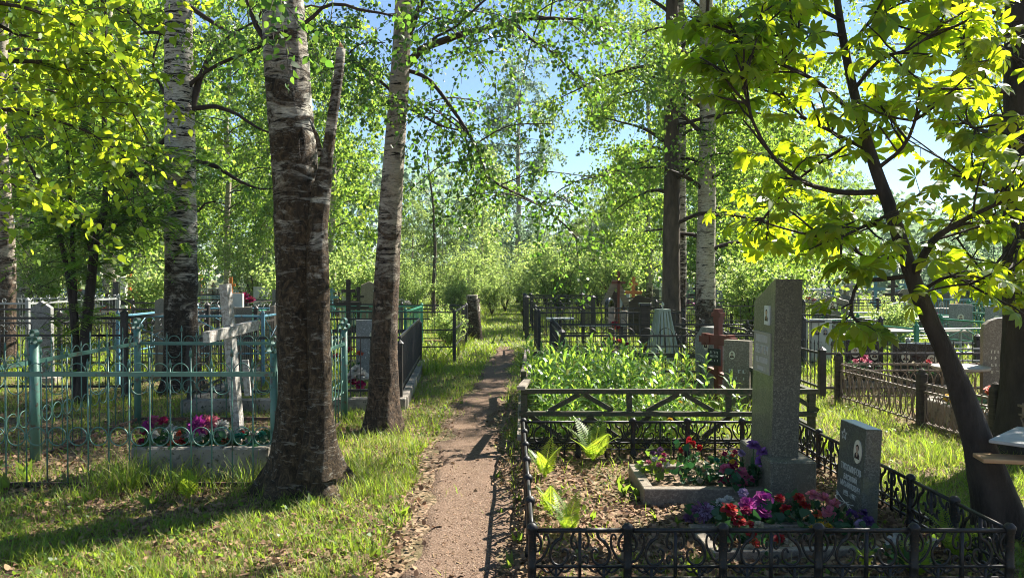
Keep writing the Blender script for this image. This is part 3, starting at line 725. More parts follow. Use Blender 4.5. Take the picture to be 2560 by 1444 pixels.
# timber fence of the plot behind it
WX0, WX1, WY0, WY1, WH = 0.11, 2.70, 6.88, 10.2, 0.545
t = thing('wooden_fence', 'low mossy wooden fence with diagonal struts round overgrown plot', 'fence', (WX0, WY0, 0)); wx, wy = WX1-WX0, WY1-WY0
U = Vector((0,0,1)); MG = M['wood_green']
def wb(name, a, b, wd, ht, mat=None, up=None):
    m = MB(); a = Vector(a); b = Vector(b); k = 7; prev = None; d, s_, u_ = frame(b-a)
    if up is not None: u_ = (Vector(up)-d*Vector(up).dot(d)).normalized(); s_ = d.cross(u_)
    V = []; 
    for i in range(k):
        c = a+(b-a)*(i/(k-1))
        for e, f in ((-1,-1),(1,-1),(1,1),(-1,1)): V.append(c+s_*(e*wd/2*random.uniform(0.88,1.06))+u_*(f*ht/2*random.uniform(0.86,1.08)))
    F = [(0,1,2,3), tuple((k-1)*4+q for q in (3,2,1,0))]+[(i*4+q, (i+1)*4+q, (i+1)*4+(q+1)%4, i*4+(q+1)%4) for i in range(k-1) for q in range(4)]
    m.add(V, F); return obj(name, m, mat or MG, t)
wb('rail', (-0.03,0,WH-0.02), (wx+0.05,0.02,WH-0.025), 0.055, 0.045, None, U); wb('rail', (-0.05,0.004,0.325), (wx+0.03,0,0.32), 0.05, 0.04, None, U); wb('rail', (-0.02,0.01,0.085), (wx,0.01,0.07), 0.05, 0.045, None, U)
wb('rail', (0.05,wy,WH+0.0), (wx,wy,WH-0.05), 0.05, 0.06, None, U); wb('rail', (0.02,wy,0.15), (wx,wy,0.15), 0.04, 0.05, None, U)
wb('rail', (-0.03,-0.04,WH+0.012), (0.05,1.1,WH-0.07), 0.075, 0.03, M['wood_grey'], U); wb('rail', (0.02,1.7,WH-0.12), (0.10,wy,WH+0.03), 0.075, 0.03, M['wood_grey'], U)
wb('loose_slat', (0.0,2.35,0.42), (0.34,1.3,0.40), 0.03, 0.022, M['wood_grey'], U); wb('rail', (0.0,0,0.26), (0.06,wy,0.24), 0.04, 0.04, M['wood_grey'], U); wb('rail', (-0.04,0,0.10), (0.0,wy*0.8,0.07), 0.05, 0.04, M['wood_grey'], U)
wb('rail', (wx,0,WH-0.03), (wx,wy,WH-0.03), 0.06, 0.045, None, U); wb('rail', (wx,0,0.2), (wx,wy,0.2), 0.05, 0.045, None, U)
for x_, y_ in ((0,0.03),(wx,0.03),(0.06,wy-0.03),(wx,wy-0.03),(0.02,wy/2),(wx,wy/2)): wb('post', (x_,y_,-0.05), (x_,y_,WH-0.045), 0.06, 0.065, None, (0,1,0))
for f in (0.365,0.71): wb('strut', (wx*f,0.02,0.34), (wx*f,0.02,WH-0.045), 0.035, 0.05, None, (1,0,0))
for a0, a1 in ((0.085,0.20),(0.425,0.545),(0.80,0.915)):
    wb('strut', (wx*a0,0.015,0.345), (wx*a1-0.02,0.015,WH-0.047), 0.03, 0.042, None, (0,0,1)); wb('strut', (wx*(2*a1-a0)-0.02,0.022,0.345), (wx*a1+0.02,0.022,WH-0.047), 0.03, 0.042, None, (0,0,1))
for a0, a1 in ((0.22,0.33),(0.50,0.61),(0.02,0.13)):
    wb('strut', (wx*a0,0.03,0.30), (wx*a1,0.03,0.10), 0.03, 0.04, None, (0,0,1)); wb('strut', (wx*(2*a1-a0),0.037,0.30), (wx*a1+0.03,0.037,0.10), 0.03, 0.04, None, (0,0,1))

# teal metal fence with ring finials
TX0, TX1, TY0, TY1, TH = -4.04, -1.76, 5.65, 8.27, 0.835
t = thing('teal_fence', 'worn teal metal fence with ring topped posts around white cross', 'fence', (TX0, TY0, 0)); wx, wy = TX1-TX0, TY1-TY0
def teal_side(a, b):
    a, d, L = side_axes(a, b); n = round(L/0.157); s = L/n; m = MB()
    for i in range(1, n+1):
        p = a+d*(s*i)
        if i < n:
            tall = TH+0.13 if i % 2 else TH+0.05
            m.tube([p+U*(-0.03), p+U*tall], 0.0058, 6); 
            m.prism([(-0.013,0.0),(0.013,0.0),(0.009,0.03),(0,0.065),(-0.009,0.03)], p+U*tall-Vector((d.y,-d.x,0))*0.003, d, U, Vector((d.y,-d.x,0)), 0.006)
        c = a+d*(s*(i-0.5))
        m.arc(c+U*(TH+0.018), s*0.40, 0.0042, d, U, 0, math.pi, 12); m.arc(c+U*0.375, s*0.44, 0.0048, d, U, k=22)
        if i % 2: m.arc(c+U*(TH-0.09), s*0.40, 0.0042, d, U, math.pi, 2*math.pi, 12)
    return m
C = dict(fl=(0,0,0), fr=(wx,0,0), bl=(0,wy,0), br=(wx-0.05,wy,0))
for p, q in (('fl','fr'),('bl','br'),('fl','bl'),('fr','br')):
    obj('picket_panel', teal_side(C[p], C[q]), M['teal'], t, True)
    a, d, L = side_axes(C[p], C[q]); m = MB(); m.beam(a+U*TH, a+d*L+U*TH, 0.028, 0.034, U); obj('rail', m, M['teal'], t)
    m = MB(); m.beam(a+U*0.02, a+d*L+U*0.02, 0.022, 0.03, U); obj('rail', m, M['teal_rust'], t, label='rusty bottom rail')
for (x_, y_) in (C['fl'][:2], C['fr'][:2], C['bl'][:2], C['br'][:2], (0.03, 0.79)):
    m = MB(); off = 0.045 if y_ == 0 else 0; m.tube([(x_,y_+off,-0.06), (x_,y_+off,0.985)], 0.036, 14); p = obj('post', m, M['teal'], t, True)
    m = MB(); A = Vector((0.94,-0.34,0))
    for dx, dz in ((-0.033,1.02),(0.033,1.02),(0,1.078)):
        c = Vector((x_,y_+off,dz))+A*dx; q = []
        for i in range(20):
            an = 2*math.pi*i/20; q.append((A*math.cos(an)+U*math.sin(an)))
        nrm = A.cross(U); V = []; 
        for e in (-0.022, 0.022):
            for rr_ in (0.033, 0.027): V += [c+v_*rr_+nrm*e for v_ in q]
        F = []
        for i in range(20):
            j = (i+1) % 20; F += [(i,j,20+j,20+i), (60+i,60+j,40+j,40+i), (40+i,40+j,j,i), (20+i,20+j,60+j,60+i)]
        m.add(V, F)
    obj('finial', m, M['teal'], p)

# ---------------------------------------------------------------- white cross, concrete bed
t = thing('white_cross', 'leaning white wooden cross inside the teal fence', 'cross', (-2.28, 6.42, 0)); 
m = MB(); m.beam((0,0,0.10), (-0.118,0,1.49), 0.072, 0.072, (0.97,-0.20,0)); obj('upright', m, M['wood_white'], t)
m = MB(); cz = Vector((-0.088,0,1.10)); ad = Vector((0.20,0.97,0.07)).normalized(); nrm = Vector((0.97,-0.20,0))
m.beam(cz-ad*0.37+nrm*0.03, cz+ad*0.37+nrm*0.03, 0.06, 0.085, U); obj('crossarm', m, M['wood_white'], t)
m = MB(); m.beam((0.055,-0.02,0.86), (0.075,-0.02,0.56), 0.05, 0.03, (0,1,0)); obj('backing_board', m, M['wood_white'], t)
t = thing('concrete_flower_bed', 'cracked concrete flower bed under the white cross', 'flower bed', (-2.42, 6.25, 0))
m = MB()
for c_, s_ in (((0,-0.29,0.095),(1.06,0.09,0.27)),((0,0.29,0.095),(1.06,0.09,0.27)),((-0.485,0,0.095),(0.088,0.488,0.268)),((0.485,0,0.095),(0.088,0.488,0.268))): m.bbox(c_, s_, 0.014)
obj('kerb', m, M['concrete'], t); m = MB(); m.box((0,0,0.09), (0.88,0.49,0.2)); obj('soil', m, M['ground'], t)

# ---------------------------------------------------------------- lettering
def text_mesh(s, size, ext=0.0015, sx=1.0):
    cu = bpy.data.curves.new('lettering', 'FONT'); cu.body = s; cu.size = size; cu.extrude = ext; cu.align_x = 'CENTER'; cu.align_y = 'CENTER'
    o = bpy.data.objects.new('lettering', cu); COL.objects.link(o); dg = bpy.context.evaluated_depsgraph_get()
    me = bpy.data.meshes.new_from_object(o.evaluated_get(dg)); bpy.data.objects.remove(o); bpy.data.curves.remove(cu)
    me.transform(Matrix.Diagonal((sx, 1, 1, 1))); me.materials.clear(); return me
def face_frame(o, origin, ax, ay):
    ax = Vector(ax); ay = Vector(ay); az = ax.cross(ay)
    o.matrix_local = Matrix(((ax.x,ay.x,az.x,origin[0]),(ax.y,ay.y,az.y,origin[1]),(ax.z,ay.z,az.z,origin[2]),(0,0,0,1)))
def portrait(parent, origin, ax, ay, wd, ht, oval=True, rim='ceramic', proud=0.006):
    """enamel portrait: rim plate with a printed bust"""
    p = MB(); k = 28
    out = [(wd/2*math.cos(2*math.pi*i/k), ht/2*math.sin(2*math.pi*i/k)) for i in range(k)] if oval else [(-wd/2,-ht/2),(wd/2,-ht/2),(wd/2,ht/2),(-wd/2,ht/2)]
    p.prism(out, (0,0,0), (1,0,0), (0,1,0), (0,0,1), proud); o = obj('portrait', p, M[rim], parent); face_frame(o, origin, ax, ay)
    s = MB(); a, b_ = wd*0.33, ht*0.30
    s.prism([(-a,-b_),(a,-b_),(a*0.95,-ht*0.14),(a*0.35,-ht*0.02),(-a*0.35,-ht*0.02),(-a*0.95,-ht*0.14)], (0,0,proud-0.001), (1,0,0), (0,1,0), (0,0,1), 0.0022)
    hr = [(wd*0.205*math.cos(2*math.pi*i/18), ht*0.17+ht*0.135*math.sin(2*math.pi*i/18)) for i in range(18)]
    s.prism(hr, (0,0,proud-0.001), (1,0,0), (0,1,0), (0,0,1), 0.0020); obj('printed_figure', s, M['suit'], o)
    f = MB(); f.prism([(wd*0.15*math.cos(2*math.pi*i/18), ht*0.115+ht*0.125*math.sin(2*math.pi*i/18)) for i in range(18)], (0,0,proud-0.001), (1,0,0), (0,1,0), (0,0,1), 0.0034)
    f.prism([(-wd*0.06,-ht*0.2),(wd*0.06,-ht*0.2),(wd*0.11,-ht*0.03),(-wd*0.11,-ht*0.03)], (0,0,proud-0.001), (1,0,0), (0,1,0), (0,0,1), 0.0030); obj('printed_face', f, M['skin'], o)
    return o
def strokes(parent, origin, ax, ay, wd, rows, mat, depth=0.002, name='inscription', seed=1):
    """worn, unreadable lines of raised strokes: rows = [(y, height, stroke count)]"""
    rg_ = random.Random(seed); m = MB()
    for y_, h_, n_ in rows:
        for i in range(n_):
            x_ = -wd/2+wd*(i+0.5)/n_
            if rg_.random() < 0.85: m.box((x_, y_, depth/2), (wd/n_*0.28, h_*rg_.uniform(0.85,1), depth))
            if rg_.random() < 0.5: m.box((x_+wd/n_*0.2, y_+rg_.choice((-1,0,1))*h_*0.4, depth/2), (wd/n_*0.5, h_*0.14, depth*0.9))
    o = obj(name, m, mat, parent); face_frame(o, origin, ax, ay); return o

# ---------------------------------------------------------------- tall granite stele
t = thing('granite_stele', 'tall grey granite stele with slanted top on a pedestal', 'gravestone', (1.90, 5.50, 0))
m = MB(); m.bbox((-0.005,0.0,0.13), (0.31,0.72,0.36), 0.012); obj('pedestal', m, M['granite_rough'], t)
hw, th = 0.225, 0.185; lean = 0.012
def stele(mb):
    prof = [(-hw,0.309),(hw,0.309),(hw,1.37),(-hw+0.02,1.535),(-hw,1.535)]
    mb.prism(prof, (-th/2-0.02,0,0), (0,1,0), (0,0,1), (1,0,0), th)
m = MB(); stele(m); me = m.mesh('shaft'); me.transform(Matrix.Shear('XY', 4, (lean, 0)) @ Matrix.Identity(4)) if False else None
for v in me.vertices: v.co.x += (v.co.z-0.3)*0.02
me.materials.append(M['granite']); me.materials.append(M['granite_rough'])
for p_ in me.polygons: p_.material_index = 0 if p_.normal.x < -0.8 else 1
sh = obj('shaft', me, None, t)
def on_stele(y, z): return Vector((-th/2-0.0205+(z-0.3)*0.02, y, z))
ax, ay = Vector((0,-1,0)), Vector((0.02,0,1)).normalized()
portrait(t, on_stele(-0.085, 1.28), ax, ay, 0.095, 0.135, False, 'ceramic_white', 0.012)
m = MB()
for c_, s_ in (((0,0.142,0.004),(0.335,0.008,0.008)),((0,-0.142,0.004),(0.335,0.008,0.008)),((-0.171,0,0.004),(0.008,0.292,0.008)),((0.171,0,0.004),(0.008,0.292,0.008)),((0,0.055,0.003),(0.33,0.005,0.006)),((0,-0.022,0.003),(0.33,0.005,0.006)),((0,-0.088,0.003),(0.33,0.005,0.006))): m.box(c_, s_)
m.box((0,0,0.0015), (0.338,0.286,0.003))
pl = obj('name_plate', m, M['letter_grey'], t); face_frame(pl, on_stele(0.015, 1.01), ax, ay)
strokes(pl, (0,0.098,0.003), (1,0,0), (0,1,0), 0.28, [(0,0.055,11)], M['letter'], 0.004, seed=4)
o = obj('inscription', text_mesh('ВЕЛТЕН', 0.085, 0.003, 0.82), M['letter'], pl); o.location = (0.0, 0.016, 0.005)
strokes(pl, (0,-0.055,0.003), (1,0,0), (0,1,0), 0.25, [(0,0.045,12)], M['letter'], 0.004, seed=7); strokes(pl, (0,-0.115,0.003), (1,0,0), (0,1,0), 0.18, [(0,0.03,8)], M['letter'], 0.004, seed=9)

t = thing('stone_grave_kerb', 'rectangular stone kerb full of flowers before the tall stele', 'grave kerb', (1.32, 5.62, 0))
m = MB()
for c_, s_ in (((0.01,-0.31,0.015),(0.84,0.075,0.15)),((0.01,0.33,0.015),(0.84,0.075,0.15)),((-0.372,0.01,0.015),(0.076,0.562,0.148))): m.bbox(c_, s_, 0.006)
obj('kerb', m, M['granite_brown'], t); m = MB(); m.box((0.03,0.01,-0.01), (0.73,0.56,0.11)); obj('soil', m, M['ground'], t)

# ---------------------------------------------------------------- small headstone with star
t = thing('star_headstone', 'small grey green headstone with engraved star and oval portrait', 'gravestone', (2.15, 4.79, 0)); t.rotation_euler = (0, R(3.0), R(2))
m = MB(); m.bbox((0,0,0.30), (0.10,0.34,0.66), 0.004); obj('slab', m, M['granite_green'], t)
FX = -0.0505; ax, ay = Vector((0,-1,0)), Vector((0,0,1))
portrait(t, (FX,-0.085,0.475), ax, ay, 0.095, 0.145)
st = [((0.036 if i % 2 == 0 else 0.0145)*math.sin(math.pi*i/5), (0.036 if i % 2 == 0 else 0.0145)*math.cos(math.pi*i/5)) for i in range(10)]
m = MB()
for i in range(10):
    a_, b_ = st[i], st[(i+1) % 10]; m.beam((a_[0],a_[1],0.001), (b_[0],b_[1],0.001), 0.004, 0.003, (0,0,1))
o = obj('star', m, M['letter'], t); face_frame(o, (FX,0.105,0.545), ax, ay)
for s_, z_, sz in (('ТИХОМИРОВ',0.345,0.056),('ВАСИЛИЙ',0.285,0.048),('МИХАЙЛОВИЧ',0.238,0.048),('1925 - 1997',0.185,0.046)):
    o = obj('inscription', text_mesh(s_, sz, 0.0015, 0.72), M['letter'], t); face_frame(o, (FX,-0.005,z_), ax, ay)
m = MB()
for pts in ([(-0.11,0.03),(-0.06,0.012),(0.0,0.0),(0.09,0.012)],[(-0.12,-0.01),(-0.06,-0.004),(0.0,0.0),(0.08,-0.022)],[(-0.07,-0.03),(-0.03,-0.006),(0.03,0.018)],[(0.0,0.0),(0.03,-0.03)]): m.tube(spline([(a_,b_,0.001) for a_, b_ in pts], 0.01), 0.0028, 4)
for cx_, cy_ in ((-0.115,0.03),(-0.125,-0.01),(-0.075,-0.034)): m.prism([(0,-0.008),(-0.03,-0.018),(-0.022,-0.004),(-0.034,0.002),(-0.022,0.008),(-0.03,0.018),(0,0.008)], (cx_,cy_,0), (1,0,0), (0,1,0), (0,0,1), 0.003)
o = obj('engraved_carnation', m, M['letter'], t); face_frame(o, (FX,0.02,0.125), ax, ay)
m = MB()
for c_, s_ in (((0,-0.21,0.0),(0.95,0.06,0.10)),((0,0.21,0.0),(0.95,0.06,0.10)),((-0.45,0,0.0),(0.065,0.358,0.098))): m.bbox(c_, s_, 0.005)
single('narrow_grave_kerb', m, M['granite_brown'], 'narrow stone grave kerb in front of the star headstone', 'grave kerb', (1.56, 4.44, 0.0), R(3))

# ---------------------------------------------------------------- flowers
PETAL = np.array([(0,0.04),(0.35,0.22),(0.75,0.36),(0.98,0.16),(0.98,-0.16),(0.75,-0.36),(0.35,-0.22),(0,-0.04)])
def head(kind, R_, rg):
    spec = dict(rose=[(3,12,0.75,0.9),(5,28,0.85,1.0),(6,50,0.95,1.05),(7,78,1.0,1.0)], peony=[(5,10,0.7,0.9),(8,28,0.8,0.9),(9,50,0.95,0.9),(10,74,1.05,1.0),(9,95,1.0,1.0)],
                carnation=[(8,12,0.75,0.6),(12,32,0.8,0.6),(14,54,0.9,0.6),(14,78,1.0,0.6)], dahlia=[(12,15,0.6,0.35),(16,35,0.8,0.34),(20,56,0.95,0.33),(22,78,1.05,0.32),(20,98,1.05,0.32)],
                tulip=[(3,6,1.5,0.9),(3,14,1.6,1.0)], daisy=[(12,75,1.0,0.45)])[kind]
    out = []
    for n_, tilt, ln, wd in spec:
        ph = rg.uniform(0, 6)
        for i in range(n_):
            a = ph+2*math.pi*i/n_+rg.normal()*0.12; ti = R(tilt+rg.normal()*7); rad = np.array([math.cos(a), math.sin(a), 0]); u_ = np.array([0,0,1.0]); s_ = np.array([-math.sin(a), math.cos(a), 0])
            L = R_*ln*rg.uniform(0.85, 1.12); V = []
            for x_, y_ in PETAL:
                tt = ti+ (x_-0.5)*(-0.5 if kind == 'tulip' else 0.55); d_ = rad*math.sin(tt)+u_*math.cos(tt)
                V.append(rad*R_*0.10+d_*(x_*L)+s_*(y_*L*wd)+rad*(-(y_**2)*L*0.5 if kind in ('tulip','rose') else 0)+rg.normal(size=3)*0.02*R_)
            out.append(V)
    return np.array(out)
BL = {}
def bouquet(name, label, loc, blooms, leaves=40, spread=0.12, lh=0.10, group=None, leafcol='flower_leaf', leafsize=0.06):
    """blooms: (kind, colour, dx, dy, dz, size)"""
    rg = np.random.default_rng(abs(hash((round(loc[0]*1000), round(loc[1]*1000)))) % 99999); t = thing(name, label, 'flowers', loc, 0, group)
    for kind, colr, dx, dy, dz, sz in blooms:
        key = (kind, colr, round(sz, 3), rg.integers(2))
        if key not in BL: me_ = poly_mesh('bloom', head(kind, sz, np.random.default_rng(len(BL)))); me_.materials.append(M['pet_'+colr]); BL[key] = me_
        o = obj('bloom', BL[key], None, t); o.location = (dx, dy, dz); o.rotation_euler = (R(rg.uniform(10, 45)), R(rg.uniform(-25, 25)), rg.uniform(-0.6, 0.6))
    st_ = MB()
    for kind, colr, dx, dy, dz, sz in blooms: st_.tube([(dx*0.3,dy*0.3,-0.02), (dx*0.8,dy*0.8,dz*0.6), (dx,dy,dz)], 0.003, 4)
    obj('stems', st_, M[leafcol], t)
    P = rg.normal(size=(leaves, 3))*np.array([spread*0.5, spread*0.5, lh*0.35])+np.array([0,0,lh*0.6]); P[:, 2] = np.abs(P[:, 2]); D = rg.normal(size=P.shape); D[:, 2] = np.abs(D[:, 2])*0.5
    obj('leaves', poly_mesh('leaves', leaf_cards(P, D, leafsize, OVATE, rg, 0.2, 0.3)), M[leafcol], t); return t
def fl(px, py, z, Y=None): return G(px, py, z)
def b_at(px, py, zg=0.02): p = G(px, py, zg); return (p.x, p.y, zg)
L = b_at
bouquet('flower_bunch', 'lilac artificial flowers leaning against the tall stele', (1.71,5.42,0.06), [('peony','purple',0.0,0.0,0.30,0.045),('peony','purple',0.05,-0.04,0.26,0.04),('peony','purple',0.035,-0.06,0.20,0.038),('carnation','lilac',-0.08,0.02,0.24,0.03),('carnation','plum',0.10,-0.02,0.21,0.028)], 60, 0.14, 0.16)
bouquet('flower_bunch', 'red artificial tulips standing behind the stone kerb', (1.36,5.86,0.05), [('tulip','tulip',-0.07,-0.03,0.16,0.034),('tulip','tulip',-0.02,0.0,0.21,0.036),('tulip','tulip',0.03,-0.02,0.20,0.036),('tulip','tulip',0.08,0.0,0.17,0.034),('tulip','tulip',0.02,0.05,0.22,0.034)], 30, 0.1, 0.14)
bouquet('flower_bunch', 'large crimson pink bouquet on the kerb near the stele pedestal', (1.56,5.36,0.08), [('rose','pink',-0.06,0.02,0.12,0.042),('rose','crimson',0.0,0.04,0.14,0.042),('rose','pink',0.05,0.0,0.10,0.045),('rose','crimson',-0.03,-0.04,0.06,0.042),('rose','pink',0.04,-0.05,0.04,0.042),('rose','pink',0.10,-0.02,0.06,0.038),('carnation','yellow',0.0,0.05,0.165,0.022),('rose','crimson',-0.08,-0.02,0.05,0.036)], 40, 0.14, 0.08)
bouquet('flower_bunch', 'cream artificial roses in the middle of the stone kerb', (1.36,5.55,0.06), [('rose','cream',-0.05,-0.02,0.08,0.026),('rose','cream',0.0,0.03,0.12,0.026),('rose','cream',0.04,-0.04,0.06,0.026),('rose','cream',-0.02,-0.08,0.04,0.024),('rose','cream',0.08,0.0,0.11,0.024),('rose','cream',0.03,0.06,0.13,0.024)], 60, 0.16, 0.1)
bouquet('flower_bunch', 'pale pink and white small flowers at the far end of the kerb', (1.06,5.66,0.05), [('carnation','rose',-0.05,0,0.13,0.024),('carnation','white',0.0,0.02,0.15,0.024),('carnation','rose',0.02,-0.04,0.12,0.024),('carnation','pink',0.06,0.02,0.14,0.026),('carnation','white',0.08,-0.02,0.12,0.026),('carnation','plum',0.03,0.06,0.18,0.022)], 30, 0.12, 0.12, leafcol='weed')
bouquet('flower_bunch', 'teal and red faded artificial flowers beside the stele', (1.58,5.72,0.05), [('carnation','crimson',0.02,0.04,0.17,0.024),('carnation','red',0.06,0.0,0.16,0.022),('carnation','green',-0.05,0.0,0.13,0.03),('carnation','green',-0.02,-0.05,0.10,0.028),('carnation','crimson',0.10,0.05,0.18,0.022)], 60, 0.16, 0.12)
bouquet('flower_bunch', 'dark plum flowers among green leaves behind the kerb', (1.12,5.92,0.02), [('rose','plum',-0.03,0,0.17,0.026),('rose','plum',0.03,0.02,0.19,0.026),('carnation','crimson',0.05,-0.02,0.16,0.022)], 26, 0.1, 0.13, leafcol='weed')
bouquet('flower_bunch', 'purple and white dahlia beside the narrow kerb', (1.19,4.72,0.03), [('dahlia','lilac',0.0,-0.03,0.085,0.055),('dahlia','plum',-0.02,-0.02,0.08,0.06),('carnation','plum',-0.10,-0.02,0.04,0.035)], 24, 0.12, 0.06)
bouquet('flower_bunch', 'white carnation heads between dahlia and red flowers', (1.31,4.78,0.03), [('carnation','white',0.0,0.0,0.11,0.036),('carnation','white',0.05,0.02,0.12,0.033)], 20, 0.1, 0.08)
bouquet('flower_bunch', 'big dark red artificial bloom on the narrow kerb', (1.31,4.60,0.03), [('peony','red',0.0,0.0,0.12,0.052),('peony','red',0.04,-0.04,0.07,0.045),('carnation','crimson',0.10,0.02,0.11,0.035)], 30, 0.12, 0.08)
bouquet('flower_bunch', 'large magenta peonies on the narrow kerb', (1.50,4.74,0.03), [('peony','magenta',-0.05,-0.03,0.12,0.052),('peony','magenta',0.06,0.0,0.14,0.056),('peony','magenta',0.04,-0.06,0.08,0.045),('carnation','lilac',-0.05,0.05,0.17,0.032)], 44, 0.16, 0.08, leafsize=0.08)
bouquet('flower_bunch', 'bright red carnations before the stele pedestal', (1.76,4.80,0.03), [('carnation','red',-0.08,0,0.13,0.034),('carnation','red',-0.07,-0.08,0.09,0.036),('carnation','red',0.05,0.02,0.13,0.036),('carnation','red',0.06,-0.05,0.10,0.036)], 70, 0.17, 0.1)
bouquet('flower_bunch', 'pink artificial roses left of the star headstone', (1.93,4.72,0.03), [('rose','rose',-0.05,0.06,0.16,0.04),('rose','rose',0.0,0.02,0.15,0.042),('rose','rose',0.05,-0.02,0.12,0.042),('rose','rose',0.0,-0.06,0.09,0.042),('rose','rose',0.04,-0.10,0.03,0.036),('carnation','yellow',0.07,0.0,0.14,0.02),('carnation','coral',-0.06,-0.04,0.07,0.03)], 46, 0.14, 0.08)
bouquet('flower_bunch', 'dark violet pansies at the foot of the star headstone', (2.05,4.56,0.03), [('rose','violet',0.0,0.05,0.09,0.034),('rose','lilac',0.02,-0.02,0.05,0.036),('rose','violet',0.07,-0.02,0.07,0.034),('carnation','cream',-0.01,0.03,0.08,0.018),('rose','violet',0.07,0.05,0.10,0.03)], 24, 0.12, 0.06)
bouquet('flower_bunch', 'yellow faded flowers below the pink roses', (1.82,4.52,0.03), [('carnation','yellow',0,0,0.06,0.026),('carnation','yellow',0.05,-0.01,0.05,0.024),('carnation','yellow',-0.05,-0.02,0.04,0.024),('carnation','yellow',0.02,0.04,0.07,0.022)], 20, 0.1, 0.05)
bouquet('flower_bunch', 'red and cream roses behind the front iron panel', (1.35,4.32,0.03), [('rose','red',0,0,0.07,0.034),('rose','cream',0.06,0.05,0.10,0.03),('rose','coral',0.0,-0.07,0.04,0.034),('rose','red',0.02,0.07,0.1,0.03),('rose','cream',-0.03,-0.09,0.02,0.028),('rose','red',0.15,-0.03,0.05,0.032),('rose','cream',0.2,-0.05,0.04,0.026)], 30, 0.12, 0.06)
bouquet('flower_bunch', 'white trumpet flowers behind the front iron fence', (2.06,4.05,0.03), [('rose','white',-0.05,0,0.12,0.03),('rose','white',0.0,0.03,0.14,0.026),('daisy','white',0.05,0.0,0.10,0.03),('rose','white',0.20,0.05,0.10,0.03)], 30, 0.14, 0.08)
# in the concrete bed under the white cross
bouquet('flower_bunch', 'crimson wreath at the corner of the concrete bed', (-2.84,6.10,0.20), [('rose','crimson',-0.08,0.0,0.12,0.045),('rose','pink',-0.03,0.02,0.21,0.05),('rose','crimson',0.05,0.02,0.20,0.045),('rose','crimson',-0.09,-0.04,0.04,0.04),('rose','white',0.0,-0.04,0.10,0.045),('rose','magenta',-0.06,0.0,0.17,0.045),('rose','white',0.12,0.0,0.14,0.05),('rose','magenta',-0.06,-0.06,0.0,0.04)], 40, 0.14, 0.1)
bouquet('flower_bunch', 'big pinkish lilac artificial mum in the concrete bed', (-2.50,6.10,0.20), [('dahlia','magenta',0.0,0.0,0.17,0.085),('dahlia','rose',0.08,0.02,0.18,0.075),('dahlia','white',0.0,-0.05,0.09,0.06),('dahlia','white',0.17,0.03,0.16,0.06)], 40, 0.2, 0.1)
bouquet('flower_bunch', 'scattered red poppies along the concrete bed', (-2.66,6.02,0.19), [('carnation','coral',0,0,0.04,0.045),('carnation','red',0.06,0.0,0.06,0.045),('carnation','coral',-0.06,0.02,0.02,0.04),('carnation','red',0.16,-0.02,0.02,0.03),('carnation','coral',0.02,0.06,0.12,0.03)], 20, 0.14, 0.05)
bouquet('flower_bunch', 'white and green flowers in the middle of the concrete bed', (-2.33,6.12,0.20), [('dahlia','white',0,0,0.10,0.05),('carnation','coral',0.04,-0.03,0.06,0.03),('carnation','white',0.09,0.02,0.10,0.04),('carnation','green',0.14,-0.02,0.08,0.035)], 50, 0.2, 0.08)
bouquet('flower_bunch', 'turquoise artificial flowers below the white cross', (-2.06,6.10,0.20), [('carnation','green',-0.10,0.0,0.08,0.04),('carnation','green',0.0,0.0,0.06,0.04),('carnation','green',0.06,0.03,0.09,0.038),('carnation','green',0.02,-0.05,0.02,0.035),('carnation','white',-0.03,-0.02,0.05,0.03),('carnation','red',-0.1,0.03,0.1,0.025)], 60, 0.2, 0.08)
# ---------------------------------------------------------------- gravestones, crosses and tables further off
def headstone(name, label, loc, rz, wd, ht, th, mat, shape='flat', portraits=(), rows=None, base=True, group=None, cat='gravestone', lettermat='letter', tilt=0.0):
    """front faces local -Y"""
    t = thing(name, label, cat, loc, rz, group); t.rotation_euler = (tilt, 0, rz); b0 = 0.10 if base else -0.05
    if base: m = MB(); m.bbox((0,0,0.02), (wd+0.14, th+0.16, 0.16), 0.01); obj('plinth', m, M['concrete'], t)
    h = wd/2
    prof = dict(flat=[(-h,b0),(h,b0),(h,ht),(-h,ht)], slant=[(-h,b0),(h,b0),(h,ht),(-h*0.2,ht),(-h,ht-0.16)],
        round=[(-h,b0),(h,b0)]+[(h*math.cos(a), ht-h*0.6+h*0.6*math.sin(a)) for a in np.linspace(0, math.pi, 9)], peak=[(-h,b0),(h,b0),(h,ht-0.10),(0,ht),(-h,ht-0.10)],
        wave=[(-h,b0),(h,b0),(h,ht-0.08),(h*0.5,ht-0.05),(h*0.1,ht),(-h*0.35,ht-0.02),(-h*0.7,ht-0.13),(-h,ht-0.16)])[shape]
    m = MB(); m.prism(prof, (0, th/2, 0), (1,0,0), (0,0,1), (0,-1,0), th); obj('slab', m, M[mat], t)
    for px_, pz_, pw_, oval in portraits: portrait(t, (px_, -th/2-0.0005, pz_), (1,0,0), (0,0,1), pw_, pw_*1.35, oval)
    if rows: strokes(t, (0, -th/2-0.0005, 0), (1,0,0), (0,0,1), wd*0.72, rows, M[lettermat], 0.002, seed=int(abs(loc[0]*50)))
    return t
